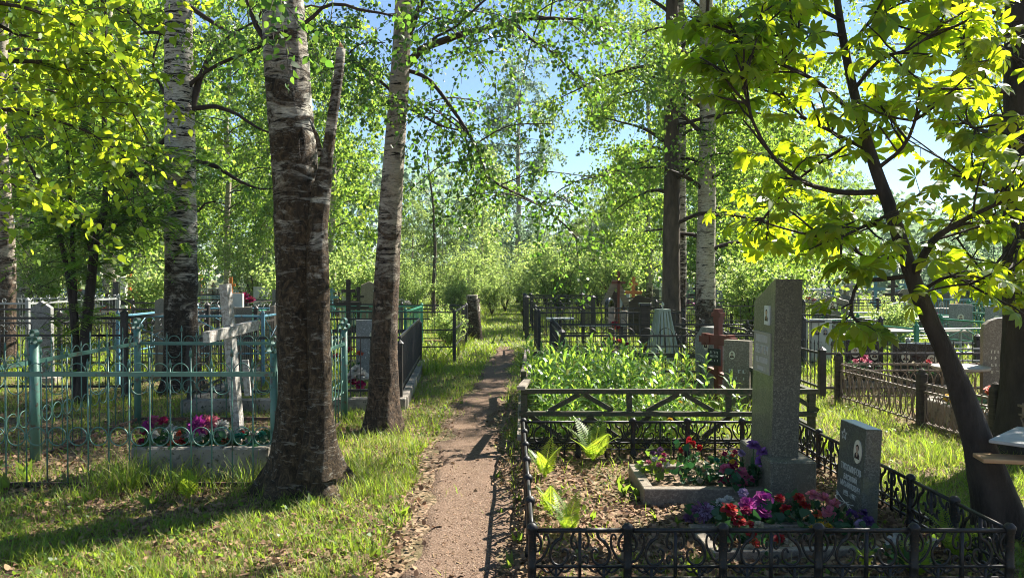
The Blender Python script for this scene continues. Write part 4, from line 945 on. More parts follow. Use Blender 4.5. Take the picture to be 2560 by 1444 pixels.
def cross(name, label, loc, rz, ht, mat, style='plain', wd=None, th=0.05, group=None, plate=False):
    t = thing(name, label, 'cross', loc, rz, group); wd = wd or ht*0.42; b_ = th*1.2
    m = MB(); m.box((0,0,ht/2-0.05), (b_, th, ht+0.1)); obj('upright', m, M[mat], t)
    m = MB(); m.box((0,-0.003,ht*0.70), (wd, th*0.94, b_)); obj('crossarm', m, M[mat], t)
    if style == 'orthodox':
        m = MB(); m.box((0,-0.003,ht*0.86), (wd*0.5, th*0.94, b_*0.8)); obj('crossarm', m, M[mat], t)
        m = MB(); m.box((0,-0.003,ht*0.42), (wd*0.6, th*0.94, b_*0.8), 0, R(20)); obj('footrest', m, M[mat], t)
    if plate: m = MB(); m.box((0,-th/2-0.008,ht*0.48), (0.17, 0.012, 0.22)); obj('plate', m, M['plate_black'], t)
    return t
# --- inside the timber plot
t = thing('red_cross', 'chunky red brown cross with lobed ends and black name plate', 'cross', (2.46, 9.15, 0), R(-57))
def lobed(m, c, d, n, th):      # arm end with three lobes
    s = Vector(d).cross(Vector((0,1,0))); q = []
    for x_, y_ in ((-0.05,-0.045),(0.03,-0.045),(0.03,-0.075),(0.085,-0.075),(0.085,-0.04),(0.13,-0.04),(0.13,0.04),(0.085,0.04),(0.085,0.075),(0.03,0.075),(0.03,0.045),(-0.05,0.045)): q.append((x_*0.9, y_*0.95))
    m.prism(q, Vector(c)+Vector((0,th/2,0)), d, s, (0,-1,0), th)
m = MB(); m.beam((0,0,-0.05), (0,0,1.06), 0.072, 0.07, (0,1,0)); lobed(m, (0,0,1.05), (0,0,1), 0, 0.085); obj('upright', m, M['wood_red'], t)
m = MB(); m.beam((-0.16,-0.002,0.80), (0.16,-0.002,0.80), 0.08, 0.12, U); lobed(m, (-0.14,-0.002,0.80), (-1,0,0), 0, 0.104); lobed(m, (0.14,-0.002,0.80), (1,0,0), 0, 0.104); obj('crossarm', m, M['wood_red'], t)
m = MB(); m.box((0,-0.062,0.60), (0.19, 0.02, 0.20)); pl_ = obj('plate', m, M['plate_black'], t)
strokes(pl_, (0,-0.0725,0.60), (1,0,0), (0,0,1), 0.13, [(0.055,0.028,6),(0.01,0.028,7),(-0.04,0.025,6)], M['letter'], 0.002, seed=3)
m = MB(); m.beam((-0.14,-0.003,0.44), (0.14,-0.003,0.36), 0.06, 0.06, U); obj('footrest', m, M['wood_red'], t)
headstone('headstone', 'slim grey slab behind the red brown cross', (2.50, 9.65, 0), R(-72), 0.42, 0.93, 0.15, 'granite_grey', 'slant', [(0.05,0.72,0.12,True)], [(0.5,0.03,7),(0.43,0.03,6)], tilt=R(2))
headstone('headstone', 'short grey slab with oval portrait right of the red brown cross', (2.58, 8.75, 0), R(-38), 0.30, 0.83, 0.10, 'granite_brown', 'flat', [(-0.05,0.66,0.07,True)], [(0.48,0.04,4),(0.40,0.03,5),(0.25,0.02,3)])
# --- left of the path
t = grave_fence('black_fence', 'black picket fence on concrete kerb beside the path, left', -3.85, -1.44, 8.95, 12.95, 0.74, 'pickets', M['black_paint'], None, 'fblr', 0.032, 0.02, R(3.5), 0.115)
for ch in t.children:
    ch.location.z = 0.10 if ch.name.startswith('panel') else ch.location.z
t['label'] = 'black barred fence on a concrete kerb behind the slim birch'
m = MB()
for c_, s_ in (((0,-2.05,0.04),(2.56,0.14,0.20)),((0,2.05,0.04),(2.56,0.14,0.20)),((-1.22,0,0.04),(0.14,3.958,0.198)),((1.22,0,0.04),(0.14,3.958,0.198))): m.bbox(c_, s_, 0.01)
single('concrete_kerb', m, M['concrete'], 'grey concrete kerb under the black barred fence', 'kerb', (-2.645, 10.95, 0), R(3.5))
headstone('headstone', 'grey headstone hidden behind the slim birch in the black fence', (-2.1, 11.6, 0.0), R(10), 0.5, 0.9, 0.14, 'granite_grey', 'flat', [(0,0.65,0.12,True)], [(0.42,0.04,8),(0.34,0.03,8)])
bouquet('flower_bunch', 'white and crimson bouquet inside the black barred fence', (-1.95, 9.6, 0.12), [('peony','white',0,0,0.26,0.08),('peony','white',0.08,0.02,0.20,0.07),('rose','crimson',-0.05,0,0.12,0.07),('rose','crimson',0.06,-0.03,0.08,0.07),('peony','white',-0.08,0.02,0.18,0.07)], 30, 0.2, 0.1)
bouquet('flower_bunch', 'red flowers low in the black barred fence', (-2.4, 11.3, 0.12), [('rose','red',0,0,0.35,0.07),('rose','coral',0.15,0,0.3,0.06),('rose','red',-0.2,0.1,0.25,0.06)], 40, 0.25, 0.15)
grave_fence('black_fence', 'tall open black bar fence ending at the tree stump', -5.0, -1.03, 13.7, 17.2, 0.92, 'bars', M['black_paint'], None, 'fblr', 0.028, 0.0)
grave_fence('black_fence', 'low black fence between paling fence and tall bar fence', -3.9, -1.62, 13.15, 13.55, 0.62, 'pickets', M['black_paint'], None, 'fr', 0.03, 0.04)
m = MB(); m.bbox((0,0,0.06), (0.9,0.05,0.17), 0.01); single('kerb_board', m, M['wood_raw'], 'brown board along the foot of the tall bar fence', 'board', (-1.5, 17.15, 0))
m = MB(); bark_tube(m, [(0,0,-0.05),(0.0,0,0.4),(-0.03,0,0.8),(-0.07,0,1.10)], [0.19,0.15,0.145,0.14], 0.06, 20, 0.06, 3.0, 0.25)
t = thing('tree_stump', 'pale birch stump standing at the left of the path', 'stump', (-0.92, 19.0, 0)); obj('trunk', m, M['birch_pale'], t, True)
m = MB(); m.lathe([(0.128,1.095),(0.12,1.103),(0.002,1.105)], (-0.07,0,0), 16); obj('cut_top', m, M['wood_grey'], t)
cross('orthodox_cross', 'dark orthodox cross left of the slim birch, taller of two', (-3.05, 14.3, 0), R(35), 1.50, 'wood_dark', 'orthodox', 0.5, 0.06)
cross('orthodox_cross', 'dark orthodox cross left of the slim birch, shorter of two', (-2.98, 14.9, 0), R(35), 1.36, 'wood_dark', 'orthodox', 0.42, 0.05)
headstone('headstone', 'brown board marker leaning behind the two dark crosses', (-3.75, 20.0, 0), R(20), 0.42, 1.45, 0.06, 'granite_brown', 'peak', base=False, cat='grave marker', tilt=R(8))
grave_fence('ornate_black_fence', 'long black fence with gothic arches at the left edge', -9.5, -5.0, 9.9, 12.6, 1.02, 'gothic', M['black_paint'], None, 'fbr', 0.035, 0.06)
grave_fence('ornate_black_fence', 'black fence with arches behind the left thick birch', -5.7, -4.3, 12.9, 15.4, 0.95, 'arcs', M['black_paint'], None, 'fblr', 0.03, 0.06)
grave_fence('silver_fence', 'silver fence with curled top behind the gothic fence', -13.0, -8.2, 13.0, 16.0, 1.10, 'scroll', M['silver_paint'], None, 'fbr', 0.03, 0.05)
headstone('headstone', 'grey weathered stele beyond the gothic fence at far left', (-6.85, 11.2, 0), R(15), 0.26, 1.20, 0.14, 'granite_grey', 'peak', tilt=R(1))
headstone('headstone', 'dark grey stele with rounded head left of the thick birch', (-5.35, 11.8, 0), R(-15), 0.24, 1.22, 0.12, 'granite_green', 'round')
cross('black_cross', 'broad black cross among the far left graves', (-8.4, 16.3, 0), R(10), 1.45, 'plate_black', 'plain', 0.62, 0.10)
cross('orange_cross', 'orange varnished cross left of the thick birch', (-8.9, 18.2, 0), R(12), 1.50, 'wood_orange', 'orthodox', 0.40, 0.07)
cross('orange_cross', 'orange cross seen behind the white cross', (-7.5, 20.5, 0), R(15), 1.55, 'wood_orange', 'orthodox', 0.45, 0.07)
grave_fence('blue_pipe_fence', 'light blue pipe fence behind the white cross', -5.7, -3.6, 11.1, 13.9, 0.98, 'pipe', M['blue_paint'], None, 'fblr', 0.02, 0.04)
grave_fence('green_picket_fence', 'dark green picket fence just behind the teal fence', -4.9, -2.0, 14.4, 17.0, 0.9, 'pickets', M['green_paint'], None, 'fblr', 0.025, 0.03)
headstone('headstone', 'pinkish stone block right behind the white cross', (-4.35, 12.4, 0), R(35), 0.26, 1.06, 0.17, 'granite_brown', 'flat')
headstone('headstone', 'tan slab between white cross and broken birch', (-3.9, 12.9, 0), R(50), 0.30, 1.07, 0.12, 'granite_brown', 'flat')
headstone('headstone', 'white post shaped stone left of the white cross', (-5.0, 14.0, 0), R(10), 0.19, 1.25, 0.16, 'marble', 'flat')
bouquet('flower_bunch', 'dark red bouquet beyond the white cross', (-5.1, 14.6, 1.05), [('peony','crimson',0,0,0.12,0.10),('peony','crimson',0.12,0,0.06,0.10),('peony','crimson',-0.1,0,0.05,0.08)], 16, 0.15, 0.1)
headstone('headstone', 'dark wooden board marker behind the white cross', (-4.95, 16.4, 0), R(-10), 0.34, 1.28, 0.06, 'granite_green', 'flat', cat='grave marker')
# --- right of the path
grave_fence('ornate_black_fence', 'far black fence with arches where the path ends', 0.36, 1.98, 18.8, 21.6, 1.03, 'gothic', M['black_paint'], None, 'fblr', 0.05, 0.02)
grave_fence('black_fence', 'black picket fence round the white table', 0.52, 3.3, 14.8, 17.0, 0.86, 'pickets', M['black_paint'], None, 'fblr', 0.03, 0.03)
grave_fence('black_fence', 'black hoop topped fence behind the overgrown plot', 0.75, 3.9, 11.6, 14.4, 0.66, 'arcs', M['black_paint'], None, 'fblr', 0.045, 0.05)
def table(name, label, loc, rz, rx, ry, h, topmat, legmat, round_=False, th=0.03, one=False):
    t = thing(name, label, 'table', loc, rz); m = MB()
    if round_: m.lathe([(rx*0.96,h-th),(rx,h-th*0.7),(rx,h-0.004),(rx*0.98,h)], n=28)
    else: m.bbox((0,0,h-th/2), (rx*2, ry*2, th), 0.004)
    obj('tabletop', m, M[topmat], t)
    for a_, b_ in ([(0,0)] if one else [(-1,-1),(1,-1),(1,1),(-1,1)]):
        m = MB(); m.tube([(a_*rx*0.8, b_*ry*0.8, -0.05), (a_*rx*0.8, b_*ry*0.8, h-th)], 0.035 if one else 0.02, 8); obj('leg', m, M[legmat], t)
    return t
table('grave_table', 'small white table inside the black picket fence', (0.98, 15.6, 0), 0, 0.28, 0.2, 0.72, 'marble', 'black_paint', one=True)
table('grave_table', 'white low table deeper in the black picket fence', (1.9, 16.2, 0), 0, 0.5, 0.2, 0.55, 'marble', 'black_paint')
table('round_table', 'round cream table on a red leg by the ring fence', (5.12, 8.75, 0), 0, 0.30, 0.30, 0.535, 'table_top', 'wood_red', True, 0.035, True)
t = thing('slat_obelisk', 'pale sage metal obelisk of upright slats before dark birch', 'grave marker', (2.55, 13.0, 0))
for q in range(4):
    a0 = q*math.pi/2+0.2; d1 = Vector((math.cos(a0), math.sin(a0), 0)); d2 = Vector((-d1.y, d1.x, 0)); m = MB()
    for i in range(5):
        f = -1+2*i/4; m.beam(d1*0.24+d2*(f*0.24)+U*0.0, d1*0.085+d2*(f*0.085)+U*0.98, 0.032, 0.012, d1)
    obj('slat_side', m, M['sage_paint'], t)
m = MB(); m.box((0,0,0.99), (0.21,0.21,0.03), 0.2); m.lathe([(0.012,1.0),(0.012,1.06),(0.03,1.08),(0.012,1.11),(0.002,1.13)], n=8); obj('cap', m, M['sage_paint'], t); m = MB(); m.box((0,0,0.2), (0.40,0.40,0.03), 0.2); obj('band', m, M['sage_paint'], t)
for x_, y_, h_, r_, lb in ((2.13,16.4,0.90,0.075,'left of two round wooden posts before the roofed cross'),(2.36,16.2,0.84,0.08,'right of two round wooden posts before the roofed cross')):
    m = MB(); m.lathe([(r_*1.05,-0.05),(r_,h_*0.5),(r_*0.97,h_-0.01),(r_*0.9,h_),(0.002,h_+0.003)], n=14); single('wooden_post', m, M['wood_grey'], lb, 'post', (x_, y_, 0), smooth=False)
t = thing('roofed_cross', 'thin red cross with pointed wooden roof beyond the posts', 'cross', (2.70, 20.0, 0))
m = MB(); m.box((0.06,-0.1,0.85), (0.06,0.06,1.7)); obj('upright', m, M['wood_red'], t); m = MB(); m.box((0.06,-0.105,1.4), (0.36,0.05,0.06)); obj('crossarm', m, M['wood_red'], t)
m = MB(); m.box((0,0.05,0.55), (0.16,0.05,1.2)); obj('board', m, M['wood_dark'], t)
m = MB(); m.beam((-0.30,0,0.82), (0.0,0,1.46), 0.16, 0.03, (0,1,0)); m.beam((0.30,0,0.82), (0.0,0,1.46), 0.16, 0.028, (0,1,0)); obj('roof', m, M['wood_grey'], t)
t = thing('dark_pillar', 'black pillar with draped ribbon beside slat obelisk', 'grave marker', (2.40, 13.9, 0)); m = MB(); m.bbox((0,0,0.5), (0.15,0.15,1.08), 0.01); obj('shaft', m, M['wood_dark'], t); m = MB(); m.bbox((0,0,1.05), (0.2,0.2,0.06), 0.012); obj('cap', m, M['plate_black'], t)
headstone('headstone', 'dark brown board marker behind the black pillar', (3.05, 18.4, 0), R(-8), 0.50, 1.12, 0.08, 'wood_dark', 'wave', cat='grave marker')
t = thing('tyre_wreath', 'dark round wreath below the roofed cross', 'wreath', (2.45, 19.3, 0), R(60)); m = MB(); m.arc((0,0,0.78), 0.20, 0.055, (1,0,0), (0,0,1), k=20, n=8); obj('ring', m, M['granite_black'], t, True)
m = MB(); m.beam((0,0.02,-0.05), (0,0.02,0.7), 0.03, 0.03); obj('stand', m, M['black_paint'], t)
bouquet('flower_bunch', 'red flowers inside the hoop topped fence', (1.50, 12.6, 0.02), [('rose','red',0,0,0.34,0.06),('rose','crimson',0.12,0.05,0.28,0.055),('rose','pink',0.22,0,0.32,0.055),('rose','red',-0.12,0.04,0.26,0.05),('rose','crimson',0.3,0.05,0.22,0.05),('rose','magenta',0.05,-0.1,0.16,0.05)], 60, 0.45, 0.2)
bouquet('flower_bunch', 'crimson and violet flowers before the wooden posts', (1.75, 13.6, 0.05), [('rose','red',0,0,0.42,0.07),('rose','coral',0.15,0,0.36,0.06),('rose','magenta',-0.12,0,0.3,0.06),('rose','crimson',0.28,0.0,0.3,0.06),('rose','yellow',0.6,0,0.28,0.06)], 60, 0.5, 0.25)
bouquet('flower_bunch', 'single red blooms in front of the wooden posts', (2.05, 15.4, 0.1), [('rose','red',0,0,0.5,0.075),('rose','red',0.08,0.05,0.42,0.07)], 16, 0.2, 0.2)
grave_fence('black_fence', 'black bar fence behind the two right birches', 3.6, 7.3, 16.6, 19.2, 0.92, 'bars', M['black_paint'], None, 'fblr', 0.03, 0.02)
grave_fence('black_fence', 'thin black pipe fence between red cross and stele', 3.1, 4.6, 12.6, 15.0, 0.62, 'pipe', M['black_paint'], None, 'fblr', 0.02, 0.04)
t = thing('white_headstone', 'white double gravestone with two portraits behind the stele', 'gravestone', (5.02, 13.0, 0), R(-12))
for i, x_ in enumerate((-0.19, 0.19)):
    m = MB(); m.bbox((x_,0,0.41), (0.35,0.12,0.86), 0.008); s_ = obj('slab', m, M['marble'], t)
    for k in ((-0.06, 0.07) if i else (0.0,)): portrait(s_, (x_+k, -0.0605, 0.62), (1,0,0), (0,0,1), 0.085, 0.12, True, 'granite_grey')
    strokes(s_, (x_,-0.0605,0.0), (1,0,0), (0,0,1), 0.18, [(0.45,0.015,6),(0.40,0.015,7),(0.33,0.015,5),(0.28,0.015,6)], M['suit'], 0.002, seed=i+1)
grave_fence('black_spear_fence', 'black spear topped fence with ball posts right of the stele', 4.0, 7.4, 9.9, 12.2, 0.56, 'spears', M['black_paint'], None, 'flr', 0.04, 0.04)
headstone('black_headstone', 'black gravestone with two oval portraits, left of two', (4.93, 10.75, 0), R(-14), 0.48, 0.67, 0.10, 'granite_black', 'flat', [(-0.12,0.50,0.11,True),(0.13,0.47,0.11,True)], [(0.36,0.02,8),(0.31,0.02,7)], lettermat='letter_grey')
headstone('black_headstone', 'wider black gravestone with two oval portraits, right of two', (5.55, 10.45, 0), R(-14), 0.68, 0.645, 0.09, 'granite_black', 'flat', [(-0.18,0.46,0.11,True),(0.14,0.42,0.12,True)], [(0.28,0.02,9)], lettermat='letter_grey')
bouquet('flower_bunch', 'pink bouquet before the left black gravestone', (4.72, 10.35, 0.28), [('rose','rose',0,0,0.14,0.055),('rose','pink',0.08,0,0.12,0.055),('rose','rose',-0.08,0.02,0.12,0.05),('rose','pink',0.03,-0.03,0.2,0.05)], 24, 0.15, 0.08)
bouquet('flower_bunch', 'pale and red flowers before the wider black gravestone', (5.42, 10.1, 0.22), [('rose','cream',-0.12,0,0.18,0.045),('rose','red',0.06,0,0.20,0.055),('rose','coral',0.22,0,0.16,0.05)], 24, 0.2, 0.1)
headstone('brown_headstone', 'tall brown gravestone with oval portrait by the right trunk', (5.62, 8.75, 0), R(-18), 0.46, 1.09, 0.14, 'granite_brown', 'round', [(0.05,0.88,0.14,True)], [(0.70,0.035,10),(0.63,0.035,9),(0.55,0.03,8),(0.47,0.03,7)], lettermat='ceramic')
# ring-patterned tan fence
t = thing('ring_fence', 'tan metal fence with overlapping oval rings along the grass strip', 'fence', (4.10, 8.0, 0)); RH = 0.47
def ring_side(a, b):
    a, d, L = side_axes(a, b); m = MB()
    for z, th_ in ((RH,0.02),(RH-0.075,0.016),(0.075,0.014)): m.beam(a+U*z, a+d*L+U*z, 0.018, th_, U)
    n = round(L/0.085); s = L/n
    for i in range(1, n):
        p = a+d*(s*i); m.beam(p+U*(RH-0.09), p+U*(RH+0.025), 0.014, 0.008, d)
        if i % 2: m.beam(p+U*0.0, p+U*0.08, 0.014, 0.008, d)
    n = round(L/0.105); s = L/n
    for i in range(n):
        c = a+d*(s*(i+0.5))+U*0.235; pts = [c+d*(0.095*math.cos(q*math.pi/9))+U*(0.155*math.sin(q*math.pi/9)) for q in range(18)]; m.tube(pts, 0.0062, 5, closed=True)
        if i % 2 == 0: m.beam(c-U*0.14, c+U*0.14, 0.012, 0.008, d); m.lathe([(0.002,-0.02),(0.015,0),(0.002,0.02)], c, 6)
    return m
pts = [Vector((-0.05,1.5,0)), Vector((0.06,-0.22,0)), Vector((0.16,-1.25,0)), Vector((0.2,-2.1,0))]; bk = [Vector((-0.05,1.5,0)), Vector((2.0,1.5,0)), Vector((4.2,1.4,0))]
for p, q in ((pts[0],pts[1]),(pts[1],pts[2]),(pts[2],pts[3]),(bk[0],bk[1]),(bk[1],bk[2])): obj('ring_panel', ring_side(p, q), M['tan_paint'], t)
for p in pts+bk[1:]: m = MB(); m.bbox((p.x,p.y,0.26), (0.085,0.085,0.64), 0.012); m.lathe([(0.04,0.58),(0.03,0.61),(0.002,0.63)], (p.x,p.y,0), 8); obj('post', m, M['wood_dark'] if p.x < 0.5 else M['black_paint'], t)
t = thing('concrete_tomb', 'pale concrete flower bed inside the ring fence', 'grave kerb', (5.0, 7.7, 0)); m = MB()
for c_, s_ in (((0,-0.5,0.12),(1.3,0.1,0.30)),((0,0.5,0.12),(1.3,0.1,0.30)),((-0.6,0,0.12),(0.1,0.9,0.298)),((0.6,0,0.12),(0.1,0.9,0.298))): m.bbox(c_, s_, 0.012)
obj('kerb', m, M['concrete'], t); m = MB(); m.box((0,0,0.1), (1.1,0.9,0.24)); obj('soil', m, M['ground'], t)
bouquet('flower_bunch', 'yellow flowers behind the leaning chestnut trunk', (4.55, 7.75, 0.20), [('peony','yellow',0,0,0.18,0.07),('peony','yellow',-0.1,0.03,0.12,0.06),('peony','yellow',0.08,0,0.13,0.06),('carnation','plum',0.08,-0.05,0.05,0.05)], 30, 0.2, 0.1)
bouquet('flower_bunch', 'orange red flowers between chestnut trunk and right trunk', (4.62, 7.35, 0.24), [('peony','coral',0,0,0.22,0.07),('peony','coral',0.08,0,0.16,0.06),('peony','red',-0.02,-0.05,0.10,0.06),('peony','purple',0.22,0.08,0.2,0.07),('peony','purple',0.30,0.08,0.16,0.07)], 40, 0.2, 0.1)
grave_fence('grey_fence', 'grey post and bar fence beside the right trunk', 4.75, 6.8, 6.55, 7.0, 0.56, 'bars', M['silver_paint'], None, 'fl', 0.035, 0.0, R(-6))
grave_fence('green_pipe_fence', 'green pipe fence with crossed braces beyond the black stones', 6.35, 8.9, 12.6, 15.4, 0.70, 'pipe', M['green_paint'], None, 'fblr', 0.028, 0.05, R(8))
grave_fence('green_pipe_fence', 'second green pipe fence further back by the grey stones', 7.3, 9.6, 16.2, 18.2, 0.70, 'pipe', M['green_paint'], None, 'fblr', 0.025, 0.05)
grave_fence('silver_fence', 'silver bar fence between green fence and brown gravestone', 6.3, 8.1, 11.2, 12.2, 0.50, 'bars', M['silver_paint'], None, 'fblr', 0.03, 0.04)
table('grave_table', 'long pale table inside the green pipe fence', (7.2, 13.6, 0), 0.1, 0.75, 0.35, 0.62, 'table_top', 'silver_paint')
table('grave_table', 'pale bench board left of the green fence post', (6.0, 13.5, 0), 0.2, 0.5, 0.12, 0.55, 'table_top', 'silver_paint')
t = thing('roofed_kiosk', 'dark green metal grave kiosk with curved roof', 'grave marker', (8.75, 17.2, 0), R(-20)); m = MB(); m.bbox((0,0,0.42), (0.42,0.3,0.95), 0.01); obj('cabinet', m, M['granite_green'], t)
m = MB(); q = [(0.29*math.cos(a), 0.86+0.13*math.sin(a)) for a in np.linspace(0, math.pi, 9)]; m.prism(q, (0,0.2,0), (1,0,0), (0,0,1), (0,-1,0), 0.4); obj('roof', m, M['silver_paint'], t)
m = MB(); m.box((0,-0.158,0.5), (0.3,0.012,0.55)); obj('door', m, M['granite_grey'], t)
headstone('headstone', 'light grey slab with portrait right of the leaning trunk', (9.35, 16.0, 0), R(-25), 0.42, 0.98, 0.10, 'granite_grey', 'flat', [(0,0.7,0.12,True)], [(0.45,0.03,6)])
headstone('headstone', 'light grey slab near the teal fence at right', (9.7, 15.4, 0), R(-30), 0.36, 0.96, 0.18, 'granite_grey', 'flat', [(0.02,0.7,0.12,True)], [(0.45,0.03,6)])
grave_fence('teal_picket_fence', 'turquoise picket fence in the far right background', 10.8, 13.6, 17.4, 19.8, 0.98, 'pickets', M['blue_paint'], None, 'fblr', 0.04, 0.03)
m = MB(); m.bbox((0,0,0.3), (1.6,0.5,0.9), 0.02); single('brick_tomb', m, M['granite_brown'], 'brown block tomb behind the leaning chestnut trunk', 'tomb', (10.6, 20.0, 0), R(-10))
for x0_, x1_, y0_, y1_, h_, st_, mt_, lb_ in ((-5.2,-3.0,17.7,19.9,0.92,'pickets','black_paint','black picket fence behind the dark green picket fence'),(-8.0,-5.6,16.2,18.6,1.0,'gothic','black_paint','black arched fence around a dark board marker at left'),(-2.9,-1.15,17.9,20.2,0.8,'pickets','black_paint','low black picket fence just behind the tree stump'),
    (3.2,5.6,19.6,22.0,0.95,'gothic','black_paint','black arched fence behind the two right birches'),(0.6,3.0,22.3,24.6,0.95,'pickets','black_paint','black picket fence behind the far arched fence'),(7.7,10.2,19.2,21.4,0.9,'arcs','black_paint','black hoop topped fence behind the green kiosk'),(4.9,6.2,12.9,15.2,0.8,'pickets','black_paint','black picket fence behind the white double gravestone'),(10.6,12.6,13.2,15.6,0.85,'pickets','green_paint','green picket fence at the far right edge'),(-7.6,-5.9,12.9,15.4,0.9,'pickets','black_paint','black picket fence left of the hoop topped fence at left')):
    grave_fence('black_fence' if mt_ == 'black_paint' else 'green_picket_fence', lb_, x0_, x1_, y0_, y1_, h_, st_, M[mt_], None, 'fblr', 0.03, 0.04, 0, 0.13)
# grey metal table and bench beside the chestnut
t = thing('metal_table', 'grey sheet metal table corner at the right edge', 'table', (3.17, 4.42, 0), R(43)); m = MB(); m.bbox((0,0,0.60), (0.58,0.58,0.02), 0.004); obj('tabletop', m, M['metal_sheet'], t)
m = MB(); m.tube([(0,0,-0.05),(0,0,0.59)], 0.04, 10); obj('leg', m, M['wood_red'], t)
t = thing('plank_bench', 'reddish plank bench under the grey metal table', 'bench', (3.16, 4.33, 0), R(-12)); m = MB(); m.bbox((0,0,0.505), (0.95,0.16,0.025), 0.004); obj('seat', m, M['wood_raw'], t)
for x_ in (-0.02, 0.38): m = MB(); m.box((x_,0,0.22), (0.05,0.10,0.54)); obj('leg', m, M['wood_dark'], t)
# --- the crowded graves far behind on both sides
rg2 = random.Random(11); FIX = [(o.location.x, o.location.y) for o in COL.objects if o.parent is None and o.get('category')]
def free(x_, y_, d): return all((x_-a)**2+(y_-b_)**2 > d*d for a, b_ in FIX)
protos = {}
def far_grave(i, x_, y_):
    side = 'left' if x_ < 0 else 'right'; kind = rg2.choice(['stone','stone','stone','cross','cross','fence','fence','flowers','post'])
    sz = rg2.uniform(0.85, 1.2); rz_ = rg2.uniform(-0.5, 0.5)
    if kind == 'stone':
        mt = rg2.choice(['granite_grey','marble','granite_black','granite_brown','granite_green']); sh_ = rg2.choice(['flat','round','slant','peak','wave']); k = ('s', mt, sh_)
        lab = f"{dict(granite_grey='grey', marble='white', granite_black='black', granite_brown='brown', granite_green='dark grey')[mt]} {dict(flat='square topped', round='round topped', slant='slant topped', peak='peaked', wave='wavy topped')[sh_]} gravestone far back on the {side} of the path"
        mk = lambda: headstone('far_headstone', lab, (x_, y_, 0), rz_, rg2.uniform(0.38,0.55), rg2.uniform(0.95,1.25), 0.12, mt, sh_, [(0,0.8,0.13,True)], group='gravestones far behind')
    elif kind == 'cross':
        mt = rg2.choice(['wood_dark','wood_orange','silver_paint','wood_red','plate_black','blue_paint']); k = ('c', mt)
        lab = f"{dict(wood_dark='dark wooden', wood_orange='orange', silver_paint='silver', wood_red='red brown', plate_black='black', blue_paint='pale blue')[mt]} cross far back on the {side} of the path"
        mk = lambda: cross('far_cross', lab, (x_, y_, 0), rz_, 1.45, mt, 'orthodox', 0.5, 0.07, group='crosses far behind')
    elif kind == 'fence':
        mt = rg2.choice(['black_paint','black_paint','blue_paint','green_paint','silver_paint']); st_ = rg2.choice(['pickets','arcs','pipe','gothic']); k = ('f', mt, st_)
        lab = f"{dict(black_paint='black', blue_paint='light blue', green_paint='green', silver_paint='silver')[mt]} {dict(pickets='picket', arcs='hoop topped', pipe='pipe', gothic='arched')[st_]} fence far back on the {side} of the path"
        mk = lambda: grave_fence('far_fence', lab, x_-1.2, x_+1.2, y_-1.0, y_+1.0, 0.95, st_, M[mt], 'grave fences far behind', 'fblr', 0.03, 0.04, 0, 0.14)
    elif kind == 'flowers':
        cl = rg2.choice(['red','pink','magenta','white','coral','yellow']); k = ('b', cl)
        lab = f"{dict(coral='orange').get(cl, cl)} flower bunch far back on the {side} of the path"
        mk = lambda: bouquet('far_flowers', lab, (x_, y_, 0.45), [('rose',cl,0,0,0.15,0.13),('rose',cl,0.2,0,0.1,0.12),('rose',cl,-0.2,0.05,0.08,0.12)], 16, 0.35, 0.15, 'flowers far behind')
    else:
        k = ('p',); lab = f"thin white post far back on the {side} of the path"
        def mk():
            t_ = thing('far_post', lab, 'post', (x_, y_, 0), 0, 'posts far behind'); m_ = MB(); m_.bbox((0,0,0.6), (0.12,0.12,1.3), 0.01); obj('shaft', m_, M['marble'], t_); m_ = MB(); m_.lathe([(0.1,1.25),(0.08,1.3),(0.002,1.36)], n=8); obj('cap', m_, M['marble'], t_); return t_
    if k in protos: dup(protos[k], (x_, y_, 0.45 if kind == 'flowers' else 0), rz_ if kind != 'fence' else rg2.uniform(-0.1,0.1), sz, lab)
    else: protos[k] = mk()
n_ = 0
for i in range(900):
    y_ = rg2.uniform(15, 44); x_ = rg2.uniform(-0.72, 0.72)*y_
    if abs(x_-0.1) < 2.2+0.05*y_ or not free(x_, y_, 1.15 if y_ > 18 else 1.7): continue
    FIX.append((x_, y_)); far_grave(i, x_, y_); n_ += 1
    if n_ >= 150: break
# ---------------------------------------------------------------- plants in the plots
rg = np.random.default_rng(21)
FERN = [fern_units(n_, L_, np.random.default_rng(40+i)) for i, (n_, L_) in enumerate(((8,0.42),(6,0.34),(7,0.5)))]
FM = [poly_mesh('fronds', v) for v in FERN]
for m_ in FM: m_.materials.append(M['fern'])
def fern(px, py, k, s, lab, x=None):
    p = G(px, py, 0.0) if x is None else Vector(x); o = bpy.data.objects.new('fern', FM[k]); COL.objects.link(o); o.location = p; o.scale = (s, s, s); o.rotation_euler = (0, 0, px*0.7); setp(o, lab, 'fern')
fern(1483, 1152, 0, 0.95, 'tall sunlit fern in front of the timber fence'); fern(1362, 1192, 1, 0.95, 'pale fern just inside the left end of the iron fence'); fern(1376, 1285, 1, 0.75, 'small sunlit fern halfway along the iron fence')
fern(1420, 1330, 0, 0.6, 'dark low fern near the front left iron corner'); fern(2400, 1400, 2, 0.62, 'big fern in the front right corner of the iron fence'); fern(2290, 1440, 0, 0.55, 'fern behind the front iron panel below the star headstone'); fern(2160, 1420, 1, 0.5, 'low fern in shade behind the right front panels')
fern(2060, 1135, 1, 0.75, 'yellow green fern right of the stele pedestal'); fern(1690, 1010, 0, 0.75, 'feathery fern at the right end of the overgrown plot'); fern(1790, 1040, 1, 0.8, 'fern beside the stele inside the timber fence')
fern(470, 1245, 1, 0.8, 'feathery fern growing through the teal fence'); fern(700, 1235, 1, 0.45, 'small fern at the foot of the broken birch'); fern(780, 1275, 1, 0.35, 'tiny fern in grass before the broken birch'); fern(330, 1225, 1, 0.5, 'small fern left behind the teal pickets'); fern(560, 1130, 0, 0.6, 'fern beside the white cross')
